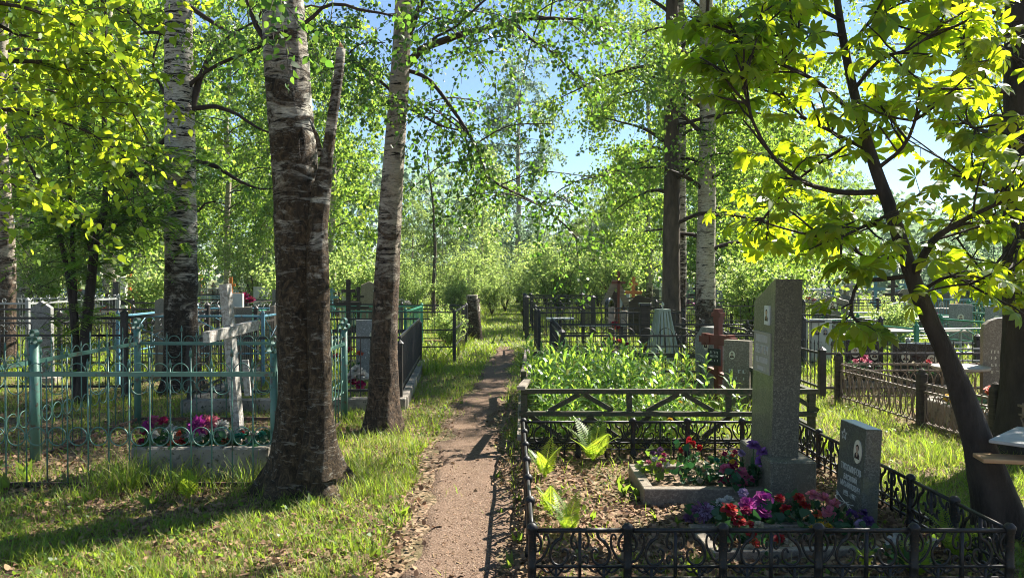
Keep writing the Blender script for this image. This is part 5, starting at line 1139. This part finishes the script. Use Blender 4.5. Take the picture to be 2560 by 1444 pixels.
fern(2530, 990, 2, 0.9, 'large pale fern behind the right trunk'); fern(2440, 915, 2, 0.9, 'sunlit fern by the brown gravestone'); fern(1730, 1445, 1, 0.45, 'shaded fern at the bottom behind the iron fence')
def lily_plant(seed, H):
    r_ = np.random.default_rng(seed); V = []; mb_ = MB(); top = np.array([r_.normal()*0.06, r_.normal()*0.06, H]); mb_.tube([(0,0,-0.03), tuple(top*0.5), tuple(top)], [0.006,0.005,0.003], 5)
    n_ = int(16+r_.integers(8))
    for i in range(n_):
        f = 0.12+0.88*i/n_; p = top*f; az = i*2.4+r_.normal()*0.3; L_ = (0.21-0.09*f)*r_.uniform(0.85,1.25); el = R(18+48*f+r_.normal()*9); rad = np.array([math.cos(az), math.sin(az), 0]); s_ = np.array([-math.sin(az), math.cos(az), 0]); w_ = L_*0.09
        c = [p]; e = el
        for j in range(3): c.append(c[-1]+(rad*math.cos(e)+np.array([0,0,math.sin(e)]))*L_/3); e -= R(20+20*r_.uniform())
        V.append([c[0]-s_*w_*0.4, c[0]+s_*w_*0.4, c[1]+s_*w_, c[1]-s_*w_]); V.append([c[1]-s_*w_, c[1]+s_*w_, c[2]+s_*w_*0.75, c[2]-s_*w_*0.75]); V.append([c[2]-s_*w_*0.75, c[2]+s_*w_*0.75, c[3]+s_*0.001, c[3]-s_*0.001])
    return mb_, np.array(V)
LP = []
for i in range(6):
    mb_, V = lily_plant(60+i, 0.40+0.05*i); t = thing('leafy_lily', '', 'plant'); obj('stem', mb_, M['lily'], t); obj('leaves', poly_mesh('leaves', V), M['lily'], t); LP.append(t)
r_ = random.Random(5); k_ = 0; LAB = 'bright lance leaved lily shoot in the overgrown timber plot'
for i in range(330):
    x_ = r_.uniform(0.2, 2.35); y_ = r_.uniform(7.02, 10.1)
    if x_ > 1.75 and r_.random() < 0.72: continue
    s_ = r_.uniform(0.8, 1.3)*(0.8 if y_ < 7.6 else 1.0); rz_ = r_.uniform(0, 6.28)
    if k_ < 6: o = LP[k_]; o.location = (x_, y_, 0); o.rotation_euler = (0, 0, rz_); setp(o, LAB, 'plant', 'lily shoots in the timber plot')
    else: o = dup(LP[k_ % 6], (x_, y_, 0), rz_, s_, LAB, 'lily shoots in the timber plot')
    k_ += 1
for (px, py, h_) in ((1430,980,0.42),(1700,1010,0.30),(1675,1080,0.42)):    # dandelions
    p = G(px, py+70 if py < 1050 else py+100); t = thing('dandelion', {1430:'yellow dandelion low in the left of the overgrown plot', 1700:'yellow dandelion in front of the red brown cross', 1675:'tall yellow dandelion rising beside the timber fence'}[px], 'flower', p)
    m = MB(); m.tube([(0,0,0),(0.01,0,h_*0.5),(0,0,h_)], 0.0025, 4); obj('stem', m, M['weed'], t); o = obj('bloom', poly_mesh('bloom', head('carnation', 0.024, rg)), M['pet_yellow'], t); o.location = (0,0,h_)
# broad sprouts in the leaf litter
r_ = random.Random(9); SP = []
for i in range(4):
    rr_ = np.random.default_rng(90+i); n_ = 4+i; P = np.zeros((n_,3)); D = rr_.normal(size=(n_,3))*0.6; D[:,2] = rr_.uniform(0.7,1.3,n_); SP.append(poly_mesh('sprout', leaf_cards(P, D, 0.14, OVATE*np.array([1,0.42]), rr_, 0.25, 0.35))); SP[-1].materials.append(M['weed'])
sp = [(1690,1215,1.1),(1600,1235,1.2),(1545,1205,1.1),(1560,1225,1.3),(1480,1290,0.8),(1640,1290,0.9),(1690,1300,0.9),(1750,1230,0.8),(1410,1220,0.7),(1500,1240,0.6),(1640,1130,1.3),(1620,1115,1.2),(2450,1420,1.0),(1480,1400,0.6),(1300,1250,0.8),(1295,1350,0.9),(1275,1420,1.0),(1310,1200,0.8),(1380,1330,0.8),(1780,1400,0.8),(1900,1425,0.8),(560,1350,0.7),(840,1330,0.9),(1000,1290,1.0),(930,1400,0.9),(660,1400,0.8),(200,1420,0.9),(60,1390,0.8),(880,1050,1.4),(870,1080,1.1),(900,1095,1.0),(380,1260,1.2),(230,1255,1.0),(1150,1010,0.8),(1040,1180,0.8),(60,1195,1.6),(15,1230,1.5),(1240,1190,0.8),(1255,1280,0.7)]
for i, (px, py, s_) in enumerate(sp):
    o = bpy.data.objects.new('broad_sprout', SP[i % 4]); COL.objects.link(o); p = G(px, py); o.location = (p.x, p.y, float(gz(p.x, p.y))); s_ *= 0.62; o.scale = (s_,)*3; o.rotation_euler = (0, 0, i*1.3)
    setp(o, 'broad leaved seedling sprouting from leaf litter', 'plant', 'broad leaved sprouts near the path')

# ---------------------------------------------------------------- the near birches
def pxline(pts, Y=None): return [W(p[0], p[1], p[2] if len(p) > 2 else Y) for p in pts]
def near_birch(name, label, line, radii_px, Y, bark, H, seed, rad, limbs_custom, leafmat='leaf_birch_shaded', size=0.052, n_limbs=16, crown0=4.2, extra=None, rough=0.03, flare=0.3, per_m=46, n=44, step=0.05, tw=9, flute=0.03, ltw=1.0):
    rgx = np.random.default_rng(seed); P = pxline(line, Y); base = Vector((P[0].x, P[0].y, 0)); k = Y/FPX
    P = [p-base for p in P]; rad_ = [r_*k for r_ in radii_px]; top = P[-1]; dirv = (P[-1]-P[-3]).normalized(); dirv = Vector((dirv.x*0.5, 0.0, 1)).normalized()
    hz = [top.z+(H-top.z)*f for f in (0.2, 0.45, 0.75, 1.0)]; P += [top+dirv*(z-top.z)+Vector((0.1*math.sin(z), 0.1*math.cos(z*1.3), 0)) for z in hz]; rad_ += [rad_[-1]*f for f in (0.9, 0.65, 0.35, 0.08)]
    mb = MB(); lb = MB(); mb.limbs = lb; path, rr = bark_tube(mb, P, rad_, step, n, rough, seed*0.7, flare, flute)
    tws = []
    for ln, r0 in limbs_custom:                                    # limbs seen in the photograph
        lp = spline([p-base for p in pxline(ln, Y)], 0.12); lp = lp+np.cumsum(rgx.normal(size=lp.shape)*0.006, 0); lb.tube(lp, np.linspace(r0*1.25, 0.008, len(lp)), 7, cap=False)
        tws += grow_twigs(lp, int(ltw*(4+7*np.linalg.norm(lp[-1]-lp[0]))), 0.75, 0.42, rgx, 0.15, 0.75, 6, 0.12)
        for q in range(max(1, int(ltw*np.linalg.norm(lp[-1]-lp[0])*2))):       # side shoots
            i = rgx.integers(len(lp)//4, len(lp)); d = unit(rgx.normal(size=3)*np.array([1,1,0.5])); s_ = spline([lp[i], lp[i]+d*0.4+np.array([0,0,0.05]), lp[i]+d*0.9-np.array([0,0,0.1])], 0.15); lb.tube(s_, np.linspace(0.008, 0.004, len(s_)), 5, cap=False); tws += grow_twigs(s_, 5, 0.65, 0.45, rgx, 0.2, 0.7, 5, 0.1)
    for i in range(n_limbs):                                       # crown above
        f = (i+rgx.uniform())/n_limbs; z = crown0+(H*0.96-crown0)*f; p = np.array([np.interp(z, path[:,2], path[:,j]) for j in range(3)]); az = i*2.4+rgx.normal()*0.4; L_ = rad*(0.5+0.8*math.sin(math.pi*(0.15+0.8*f)))*rgx.uniform(0.75,1.15); el = R(rgx.uniform(15,50)); d = np.array([math.cos(az)*math.cos(el), math.sin(az)*math.cos(el), math.sin(el)]); pts = [p]
        for j in range(6): d = unit(d+np.array([0,0,-0.17])+rgx.normal(size=3)*0.12); p = p+d*L_/6; pts.append(p)
        lp = spline(pts, 0.3); lb.tube(lp, np.linspace(0.035*(1-0.6*f), 0.006, len(lp)), 6, cap=False); tws += grow_twigs(lp, int(tw*L_), 1.0, 0.34, rgx, 0.2, 0.8, 6, 0.1)
    for t_ in tws: lb.tube(t_, np.linspace(0.0042, 0.0018, len(t_)), 3, cap=False)
    if extra: extra(mb, base)
    Pp, D = twig_leaves(tws, per_m, size, 0.6, 1.0, rgx, 0.035)
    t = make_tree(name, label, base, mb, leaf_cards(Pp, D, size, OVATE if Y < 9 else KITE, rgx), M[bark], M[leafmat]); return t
def big_extra(mb, base):
    ln = [(800,1190,5.36),(800,1000,5.37),(797,800,5.40),(794,600,5.43),(804,480,5.44),(818,390,5.44),(832,290,5.44),(846,190,5.44),(853,122,5.44)]
    bark_tube(mb, [p-base for p in pxline(ln)], [q*5.4/FPX for q in (46,30,27,27,24,14,13,11.5,11)], 0.04, 26, 0.05, 2.2, 0.25)
    lo = pxline([(775,300,5.40),(792,340,5.40),(803,392,5.42)]); mb.tube([p-base for p in lo], [0.006,0.014,0.02], 6)
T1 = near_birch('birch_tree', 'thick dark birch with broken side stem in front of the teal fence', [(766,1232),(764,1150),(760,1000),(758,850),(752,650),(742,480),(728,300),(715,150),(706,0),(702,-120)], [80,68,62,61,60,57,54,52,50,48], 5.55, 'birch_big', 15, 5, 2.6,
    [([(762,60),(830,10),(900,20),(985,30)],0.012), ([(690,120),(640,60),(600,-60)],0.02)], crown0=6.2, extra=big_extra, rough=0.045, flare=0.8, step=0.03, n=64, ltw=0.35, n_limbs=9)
m = MB(); p = W(853,126,5.44)-T1.location
for a_, b_, h_ in ((0.0,0.006,0.045),(0.012,-0.004,0.035),(-0.012,-0.004,0.06),(0.004,-0.012,0.03),(-0.006,0.010,0.05)): m.beam(p+Vector((a_,b_,-0.02)), p+Vector((a_*0.7,b_*0.7,h_)), 0.016, 0.014, (0,1,0), 0.5)
obj('broken_end', m, M['wood_raw'], T1)
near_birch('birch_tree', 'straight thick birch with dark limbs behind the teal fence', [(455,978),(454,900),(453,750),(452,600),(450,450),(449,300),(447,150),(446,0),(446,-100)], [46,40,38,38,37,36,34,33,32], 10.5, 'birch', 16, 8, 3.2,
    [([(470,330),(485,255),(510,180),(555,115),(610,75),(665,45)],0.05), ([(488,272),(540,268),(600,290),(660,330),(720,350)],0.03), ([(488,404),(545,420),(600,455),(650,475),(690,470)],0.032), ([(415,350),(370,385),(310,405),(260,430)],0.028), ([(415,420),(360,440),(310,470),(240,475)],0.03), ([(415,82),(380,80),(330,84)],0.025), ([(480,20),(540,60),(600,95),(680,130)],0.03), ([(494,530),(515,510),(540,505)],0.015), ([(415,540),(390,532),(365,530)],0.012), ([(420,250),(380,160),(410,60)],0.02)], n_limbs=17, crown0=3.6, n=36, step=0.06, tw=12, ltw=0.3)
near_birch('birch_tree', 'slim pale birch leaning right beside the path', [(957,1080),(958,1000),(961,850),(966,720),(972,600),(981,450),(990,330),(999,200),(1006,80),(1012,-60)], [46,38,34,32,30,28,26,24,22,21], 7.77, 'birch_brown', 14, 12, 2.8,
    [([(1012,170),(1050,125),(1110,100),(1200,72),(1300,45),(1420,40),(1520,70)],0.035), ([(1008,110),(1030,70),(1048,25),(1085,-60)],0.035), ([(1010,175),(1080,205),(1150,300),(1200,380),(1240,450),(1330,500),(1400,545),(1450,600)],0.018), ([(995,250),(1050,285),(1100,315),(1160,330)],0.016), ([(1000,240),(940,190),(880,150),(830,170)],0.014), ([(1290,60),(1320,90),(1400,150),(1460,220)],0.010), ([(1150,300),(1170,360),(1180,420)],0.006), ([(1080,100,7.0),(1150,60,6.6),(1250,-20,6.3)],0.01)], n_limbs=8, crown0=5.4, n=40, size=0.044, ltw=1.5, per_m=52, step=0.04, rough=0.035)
# the two birches to the right and their neighbour
def whole_birch(label, x_, y_, seed, H, r0, crown0, rad, limbs, twigs, per_m, size, bark='birch', lm='leaf_far', name='birch_tree', group=None, **kw):
    mb, L_ = birch_parts(seed, H, r0, crown0, rad, limbs, twigs, per_m, size, **kw); return make_tree(name, label, (x_, y_, 0), mb, L_, M[bark], M[lm], group)
whole_birch('dark stemmed birch right of the slat obelisk', 3.32, 16.0, 31, 15, 0.19, 2.6, 2.3, 34, 15, 50, 0.075, 'bark_grey', n_side=16, droop=0.5, tw_len=1.1, wander=0.12)
whole_birch('white stemmed birch close behind the dark stemmed birch', 3.62, 16.7, 32, 14, 0.15, 3.6, 1.9, 26, 13, 60, 0.064, 'birch', n_side=16, droop=0.5, tw_len=1.1, wander=0.12)
whole_birch('pale birch with hanging twigs, right of the dark stemmed one', 4.02, 15.9, 33, 15, 0.20, 1.9, 2.9, 40, 17, 50, 0.075, 'birch_pale', n_side=20, droop=0.55, tw_len=1.25, wander=0.12)

# ---------------------------------------------------------------- bird cherry reaching in at upper left, rowan
rgb = np.random.default_rng(77); base = Vector((-4.5, 3.9, 0)); mb = MB(); bark_tube(mb, [(0,0,-0.05),(0.05,0,1.0),(0.0,0.1,2.2),(0.1,0.15,3.6),(0.2,0.2,5.0)], [0.10,0.085,0.07,0.05,0.02], 0.1, 14, 0.03, 4, 0.3); tws = []
for ln in ([(-330,-40,4.0),(-100,40,4.4),(40,85,4.6),(190,125,4.8),(300,170,5.0),(370,240,5.1)], [(-330,120,4.0),(-40,150,4.3),(150,160,4.6),(260,200,4.8),(330,280,5.0),(370,350,5.1)], [(-330,-180,4.0),(0,-80,4.4),(200,-20,4.7),(320,40,4.9),(380,100,5.1)], [(-300,260,4.0),(-60,270,4.2),(90,290,4.4),(220,330,4.6),(320,400,4.7)], [(-300,380,4.0),(-100,410,4.1),(20,450,4.3),(90,520,4.4)], [(-330,-100,4.0),(-50,0,4.1),(120,40,4.2),(240,90,4.3),(320,160,4.4)],[(-330,0,4.0),(-100,190,4.6),(60,210,5.1),(200,250,5.4),(310,290,5.6)]):
    P = pxline(ln); P[0] = base+Vector((0.05,0.05,min(4.6,max(1.0,P[0].z)))); lp = spline([p-base for p in P], 0.12); mb.tube(lp, np.linspace(0.022, 0.004, len(lp)), 6, cap=False)
    tws += grow_twigs(lp, 22, 0.6, 0.12, rgb, 0.22, 0.85, 5, 0.12)
for t_ in tws: mb.tube(t_, 0.0025, 3, cap=False)
Pp, D = twig_leaves(tws, 58, 0.05, 0.35, 0.9, rgb, 0.03)
make_tree('bird_cherry_tree', 'bright yellow green bird cherry boughs reaching in at upper left', base, mb, leaf_cards(Pp, D, 0.054, OVATE*np.array([1,0.8]), rgb, 0.15, 0.2), M['bark'], M['leaf_bright'])
base = G(196, 1000); Yr = base.y; mb = MB(); lims = []
for ln, r0 in (([(200,1010),(213,850),(228,700),(240,600),(262,520),(266,430),(262,330),(258,230),(262,90),(266,-40)],0.075), ([(192,1010),(188,900),(182,780),(165,660),(140,560),(105,470),(60,390),(10,330)],0.05), ([(195,1005),(192,880),(186,720),(180,600),(174,470),(168,380),(160,280)],0.04), ([(232,650),(215,590),(190,540)],0.025), ([(262,470),(300,455),(350,420),(390,380)],0.02), ([(262,380),(220,330),(180,300)],0.018), ([(240,600),(300,560),(340,540),(380,560)],0.016)):
    P = [p-base for p in pxline(ln, Yr)]; lp = spline(P, 0.12); mb.tube(lp, np.linspace(r0, 0.012, len(lp)), 9, cap=False); lims.append(lp)
P, D = [], []
for lp in lims:
    for q in range(34):
        i = rgb.integers(len(lp)//4, len(lp)); d = unit(rgb.normal(size=3)*np.array([1,1,0.4])); s_ = spline([lp[i], lp[i]+d*0.35+np.array([0,0,0.08]), lp[i]+d*0.75], 0.2); mb.tube(s_, 0.004, 3, cap=False)
        for k in range(5): P.append(s_[rgb.integers(1, len(s_))]); D.append(rgb.normal(size=3)*np.array([1,1,0.35]))
for q in range(70):          # leafy shoots low on the stems
    z = rgb.uniform(0.4, 1.9); P.append(np.array([rgb.normal()*0.12, rgb.normal()*0.12, z])); D.append(rgb.normal(size=3)*np.array([1,1,0.3]))
make_tree('rowan_tree', 'dark rowan with several stems and feathery leaves at left', base, mb, compound_leaves(np.array(P), np.array(D), 0.20, 7, 0.075, rgb), M['bark'], M['leaf_rowan'])

# ---------------------------------------------------------------- chestnuts at right
rgc = np.random.default_rng(15); base = G(2505, 1325); base.z = 0; mb = MB()
bark_tube(mb, [p-base for p in pxline([(2510,1335,4.62),(2478,1210,4.62),(2440,1090,4.63),(2385,930,4.66),(2325,800,4.7),(2280,690,4.75),(2228,530,4.8),(2182,400,4.85),(2142,260,4.9),(2112,120,5.0),(2088,-40,5.1),(2070,-260,5.2)])], [q*4.7/FPX for q in (56,43,32,23,20.5,18,16,14,12,10,8,5)], 0.04, 22, 0.04, 6, 0.25, 0.04)
lims = []
for ln, r0 in (([(2285,690,4.74),(2330,605,4.6),(2400,555,4.5),(2470,520,4.4),(2560,480,4.3)],0.028), ([(2205,480,4.82),(2100,480,4.8),(2010,455,4.75),(1940,400,4.7),(1885,310,4.65),(1855,200,4.6)],0.020), ([(2178,380,4.86),(2080,330,5.0),(2005,290,5.1),(1945,220,5.2)],0.014), ([(2150,300,4.88),(2050,210,4.9),(1950,160,4.9),(1880,140,4.9),(1820,50,4.9)],0.016), ([(2195,420,4.83),(2255,370,4.7),(2285,310,4.6),(2300,220,4.5)],0.014), ([(2108,90,5.0),(2040,80,5.0),(1960,88,4.95),(1880,95,4.9)],0.013), ([(2270,690,4.76),(2180,700,4.7),(2160,690,4.65),(2135,730,4.6),(2128,775,4.58),(2140,800,4.55),(2165,815,4.5)],0.016), ([(2300,740,4.73),(2330,710,4.7),(2380,690,4.6),(2440,720,4.5)],0.014), ([(2240,570,4.8),(2180,560,4.7),(2130,580,4.6),(2080,600,4.6),(2040,590,4.6)],0.014), ([(2110,130,5.0),(2170,60,4.8),(2230,-30,4.6)],0.014), ([(2130,230,4.9),(2200,150,4.8),(2280,120,4.7),(2360,60,4.6)],0.014), ([(2100,50,5.0),(2000,0,5.2),(1900,-40,5.3)],0.014), ([(2160,340,4.9),(2060,400,5.2),(1960,480,5.4),(1900,560,5.5)],0.012), ([(2260,640,4.8),(2160,640,5.1),(2060,560,5.4)],0.012), ([(2085,-60,5.1),(2200,-120,5.0),(2350,-200,5.0)],0.014), ([(2090,-30,5.1),(1980,-140,5.0),(1860,-220,5.0)],0.014)):
    lp = spline([p-base for p in pxline(ln)], 0.09); mb.tube(lp, np.linspace(r0, 0.006, len(lp)), 7, cap=False); lims.append(lp)
L_ = np.concatenate([chestnut_branches(lims[:6]+lims[7:], rgc, mb, 1.0, 0.118, 4, 0.30), chestnut_branches(lims[6:7], rgc, mb, 0.7, 0.12, 3, 0.10)])
make_tree('chestnut_tree', 'leaning dark chestnut with big fan leaves at the right', base, mb, L_, M['bark'], M['leaf_chestnut'])
base = Vector((4.42, 6.6, 0)); mb = MB(); bark_tube(mb, [(0.0,0,-0.05),(0,0,0.6),(0.0,0,1.8),(-0.02,0,3.2),(-0.03,0,4.6),(0.0,0,6.5),(0.05,0,8.5)], [0.235,0.185,0.175,0.165,0.14,0.09,0.03], 0.05, 30, 0.035, 8, 0.3)
lims = []
for ln, r0 in (([(2545,500,6.5),(2490,470,6.3),(2430,450,6.1),(2360,400,5.9)],0.02), ([(2530,235,6.5),(2460,215,6.2),(2420,190,6.1),(2410,80,6.0),(2405,0,6.0)],0.02), ([(2540,400,6.5),(2480,500,6.2),(2450,560,6.0),(2380,600,5.8)],0.018), ([(2540,600,6.5),(2450,700,6.2),(2400,690,6.0)],0.014), ([(2540,50,6.5),(2430,20,6.2),(2330,40,5.9)],0.018), ([(2545,300,6.5),(2470,330,5.9),(2400,300,5.5)],0.018), ([(2545,520,6.5),(2540,640,5.9),(2500,700,5.5)],0.014),([(2545,150,6.5),(2500,120,5.7),(2420,100,5.2)],0.016)):
    lp = spline([p-base for p in pxline(ln)], 0.12); mb.tube(lp, np.linspace(r0, 0.006, len(lp)), 7, cap=False); lims.append(lp)
for i in range(24):  # limbs mostly out of view, added to shade the iron plot and path
    hi = i > 14; az = R(82)+R(36)*((i*0.618) % 1.0) if hi else R(-25)+R(115)*((i*0.618) % 1.0); z = 5.6+0.16*(i-15) if hi else 2.3+0.135*i; L0 = 1.5+0.7*((i*0.37) % 1.0); p = np.array([0,0,z]); d = np.array([math.cos(az)*0.85, math.sin(az)*0.85, 0.45]); lp = spline([p, p+d*L0*0.5, p+d*L0-np.array([0,0,0.25])], 0.14); mb.tube(lp, np.linspace(0.03, 0.006, len(lp)), 6, cap=False); lims.append(lp)
L_ = chestnut_branches(lims, rgc, mb, 0.75, 0.125, 4, 0.4)
make_tree('chestnut_tree', 'thick dark trunk at the right edge with drooping fan leaves', base, mb, L_, M['bark'], M['leaf_chestnut'])

# ---------------------------------------------------------------- groves and thickets behind
FB = []
for i, (H, r0, c0, rad) in enumerate(((13,0.13,1.2,2.2),(15,0.15,2.2,2.5),(11,0.10,0.8,1.9),(16,0.14,3.2,2.3))):
    mb, L_ = birch_parts(100+i, H, r0, c0, rad, 40, 12, 36, 0.125, n_side=9, droop=0.45, tw_len=1.2, keep_twigs=0.25, wander=0.3); FB.append((mb.mesh('trunk', True), poly_mesh('crown', L_), mb.limbs.mesh('branches')))
FBT = []
def far_birch(x_, y_, k, s_, label, group, bark='birch_pale', lm='leaf_far'):
    key = (k, bark, lm); src = next((o for q, o in FBT if q == key), None)
    if src is None:
        t = thing('grove_birch', label, 'tree', (x_, y_, 0), random.uniform(0, 6.28), group); a, b_, c_ = FB[k]
        a = a.copy(); a.materials.clear(); a.materials.append(M[bark]); b_ = b_.copy(); b_.materials.clear(); b_.materials.append(M[lm]); obj('trunk', a, None, t); obj('crown', b_, None, t); obj('branches', c_, M['twig'], t); t.scale = (s_,)*3; FBT.append((key, t)); return t
    return dup(src, (x_, y_, 0), random.uniform(0, 6.28), s_, label, group)
random.seed(42)
LG = 'slender birch of the left grove with light green leaves'; RGp = 'slender birch of the right grove with light green leaves'
for px, Y_, k in ((290,21,1),(340,26,3),(12,13.5,3),(75,24,1),(412,30,1),(560,30,3),(700,31,1),(845,27,2),(180,30,3),(-120,20,1),(230,36,1),(480,40,0),(760,38,0),(50,40,3),(-250,30,0),(660,45,1),(330,46,0),(150,50,1),(820,52,1)):
    p = W(px, 700, Y_); far_birch(p.x, Y_, k, random.uniform(0.85, 1.12), LG, 'birches of the left grove', 'birch_pale' if px != 12 else 'birch_brown')
for px, Y_, k in ((1620,34,0),(1860,31,2),(1960,42,0),(1700,48,1),(2130,52,0),(1840,50,1),(2020,56,0),(1770,27,2)):
    p = W(px, 700, Y_); far_birch(p.x, Y_, k, random.uniform(0.85, 1.1)*(0.75 if px > 2080 else 1), RGp, 'birches of the right grove')
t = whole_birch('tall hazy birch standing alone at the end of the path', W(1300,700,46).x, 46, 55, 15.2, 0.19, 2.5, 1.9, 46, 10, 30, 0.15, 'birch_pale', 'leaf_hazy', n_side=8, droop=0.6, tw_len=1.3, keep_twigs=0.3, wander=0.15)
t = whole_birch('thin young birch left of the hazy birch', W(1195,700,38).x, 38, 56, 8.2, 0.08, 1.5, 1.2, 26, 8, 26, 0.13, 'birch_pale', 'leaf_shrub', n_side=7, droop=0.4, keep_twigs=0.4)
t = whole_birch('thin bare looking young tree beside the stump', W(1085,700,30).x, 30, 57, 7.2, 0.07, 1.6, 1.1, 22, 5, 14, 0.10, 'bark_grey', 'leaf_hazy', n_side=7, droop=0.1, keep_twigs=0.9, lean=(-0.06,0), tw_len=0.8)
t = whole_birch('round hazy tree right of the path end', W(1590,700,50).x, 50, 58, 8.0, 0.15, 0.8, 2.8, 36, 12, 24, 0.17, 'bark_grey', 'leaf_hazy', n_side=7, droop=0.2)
SH = []
for i in range(4):
    r_ = np.random.default_rng(200+i); mb = MB(); tws = []; H = (2.2,2.8,1.7,3.2)[i]
    for s_ in range(16):
        az = s_*2.4; d = np.array([math.cos(az)*r_.uniform(0.15,0.55), math.sin(az)*r_.uniform(0.15,0.55), 1]); lp = spline([np.zeros(3), d*H*0.5, d*H*r_.uniform(0.7,1)+r_.normal(size=3)*0.2], 0.25); mb.tube(lp, np.linspace(0.018, 0.005, len(lp)), 4, cap=False); tws += grow_twigs(lp, 12, 0.7, 0.05, r_, 0.1, 0.8, 4, 0.3)
    P, D = twig_leaves(tws, 42, 0.09, 0.1, 1.0, r_, 0.05); SH.append((mb.mesh('stems'), poly_mesh('foliage', leaf_cards(P, D, 0.085, KITE, r_))))
SHT = {}
def shrub(x_, y_, k, s_, label, group=None, lm='leaf_shrub', name='willow_bush'):
    if (k, lm) not in SHT:
        t = thing(name, label, 'bush', (x_, y_, 0), 0, group); a, b_ = SH[k]; a = a.copy(); b_ = b_.copy(); a.materials.append(M['twig']); b_.materials.append(M[lm]); obj('stems', a, None, t); obj('foliage', b_, None, t); t.scale = (s_,)*3; SHT[(k, lm)] = t; return t
    return dup(SHT[(k, lm)], (x_, y_, 0), random.uniform(0, 6.28), s_, label, group)
LB = 'pale green willow bush in the thicket closing off the path'
for px, Y_, k, s_ in ((1000,33,1,0.8),(1040,30,0,0.7),(1090,34,3,0.8),(1140,28,2,0.7),(1175,33,1,0.95),(1230,31,0,0.7),(1262,34,3,0.7),(1310,29,1,0.6),(1370,33,0,1.3),(1400,28,2,1.2),(1450,32,1,0.8),(1500,35,3,0.9),(1550,30,0,1.1),(1600,36,1,1.1),(1340,38,3,1),(1210,40,3,1),(1110,42,3,1.1),(1480,42,3,1.1),(1020,42,1,1.4)):
    shrub(W(px,700,Y_).x, Y_, k, s_, LB, 'willow bushes closing off the path')
for px, Y_, k, s_, lb in ((1122,16.0,2,0.42,'small leafy bush left of the stump'),(720,19,0,0.8,'bush between the far left graves'),(390,17,2,0.9,'light bush left of the thick birch'),(2240,15.2,2,0.5,'low rounded bush by the green kiosk'),(2450,24,1,1.0,'grey green bush behind the teal fence'),(2530,20,0,0.9,'yellow green bush at the right edge'),(1880,19,2,1.0,'bush behind the pale birch'),(120,22,1,1.0,'yellowish bush at the far left'),(900,23,0,1.0,'bush behind the two dark orthodox crosses'),(640,26,1,1.0,'bush far behind the white cross'),(1970,26,1,1.1,'bush far behind the stele')):
    shrub(W(px,700,Y_).x, Y_, k, s_, lb, None, 'leaf_shrub' if px != 2450 else 'leaf_hazy', 'leafy_bush')
LY = 'slim young birch rising out of the willow thicket'
for px, Y_, k, s_ in ((1030,37,2,0.5),(1110,36,2,0.42),(1155,43,0,0.45),(1225,40,2,0.38),(1345,42,2,0.42),(1385,37,2,0.34),(1425,45,0,0.40),(1475,38,2,0.5),(1515,44,0,0.5),(1565,39,2,0.6)):
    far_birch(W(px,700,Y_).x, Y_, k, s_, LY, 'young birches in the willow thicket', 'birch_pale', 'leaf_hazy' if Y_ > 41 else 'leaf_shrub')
# far-off wood that reads as one mass
r_ = np.random.default_rng(9); n = 52000; x_ = r_.uniform(-85, 95, n); y_ = 64+r_.uniform(0, 14, n); top = 8.5+4*n2(x_, np.zeros(n), 0.09, 3)+3*n2(x_, np.zeros(n), 0.5, 6); gap = np.exp(-((x_-2.5)/6.5)**2); top = top*(1-0.62*gap); rt = np.clip((x_-27)/8, 0, 1); top = top*(1-0.45*rt)
z_ = top*r_.uniform(0, 1, n)**0.8; D = r_.normal(size=(n,3)); D[:,2] -= 0.5
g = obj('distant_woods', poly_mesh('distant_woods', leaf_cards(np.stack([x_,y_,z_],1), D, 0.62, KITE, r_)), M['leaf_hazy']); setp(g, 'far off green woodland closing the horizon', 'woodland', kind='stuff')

# ---------------------------------------------------------------- air
m = MB(); m.box((5, 40, 14.0), (210, 110, 30)); HZ = NB('haze_air')
v = HZ.t.nodes.new('ShaderNodeVolumePrincipled'); v.inputs['Color'].default_value = (0.80, 0.90, 1.0, 1); v.inputs['Density'].default_value = 0.0004
HZ.t.links.new(v.outputs[0], HZ.out.inputs['Volume']); g = obj('haze', m, HZ.m, None); setp(g, 'thin pale haze in the air between the trees', 'haze', kind='stuff')
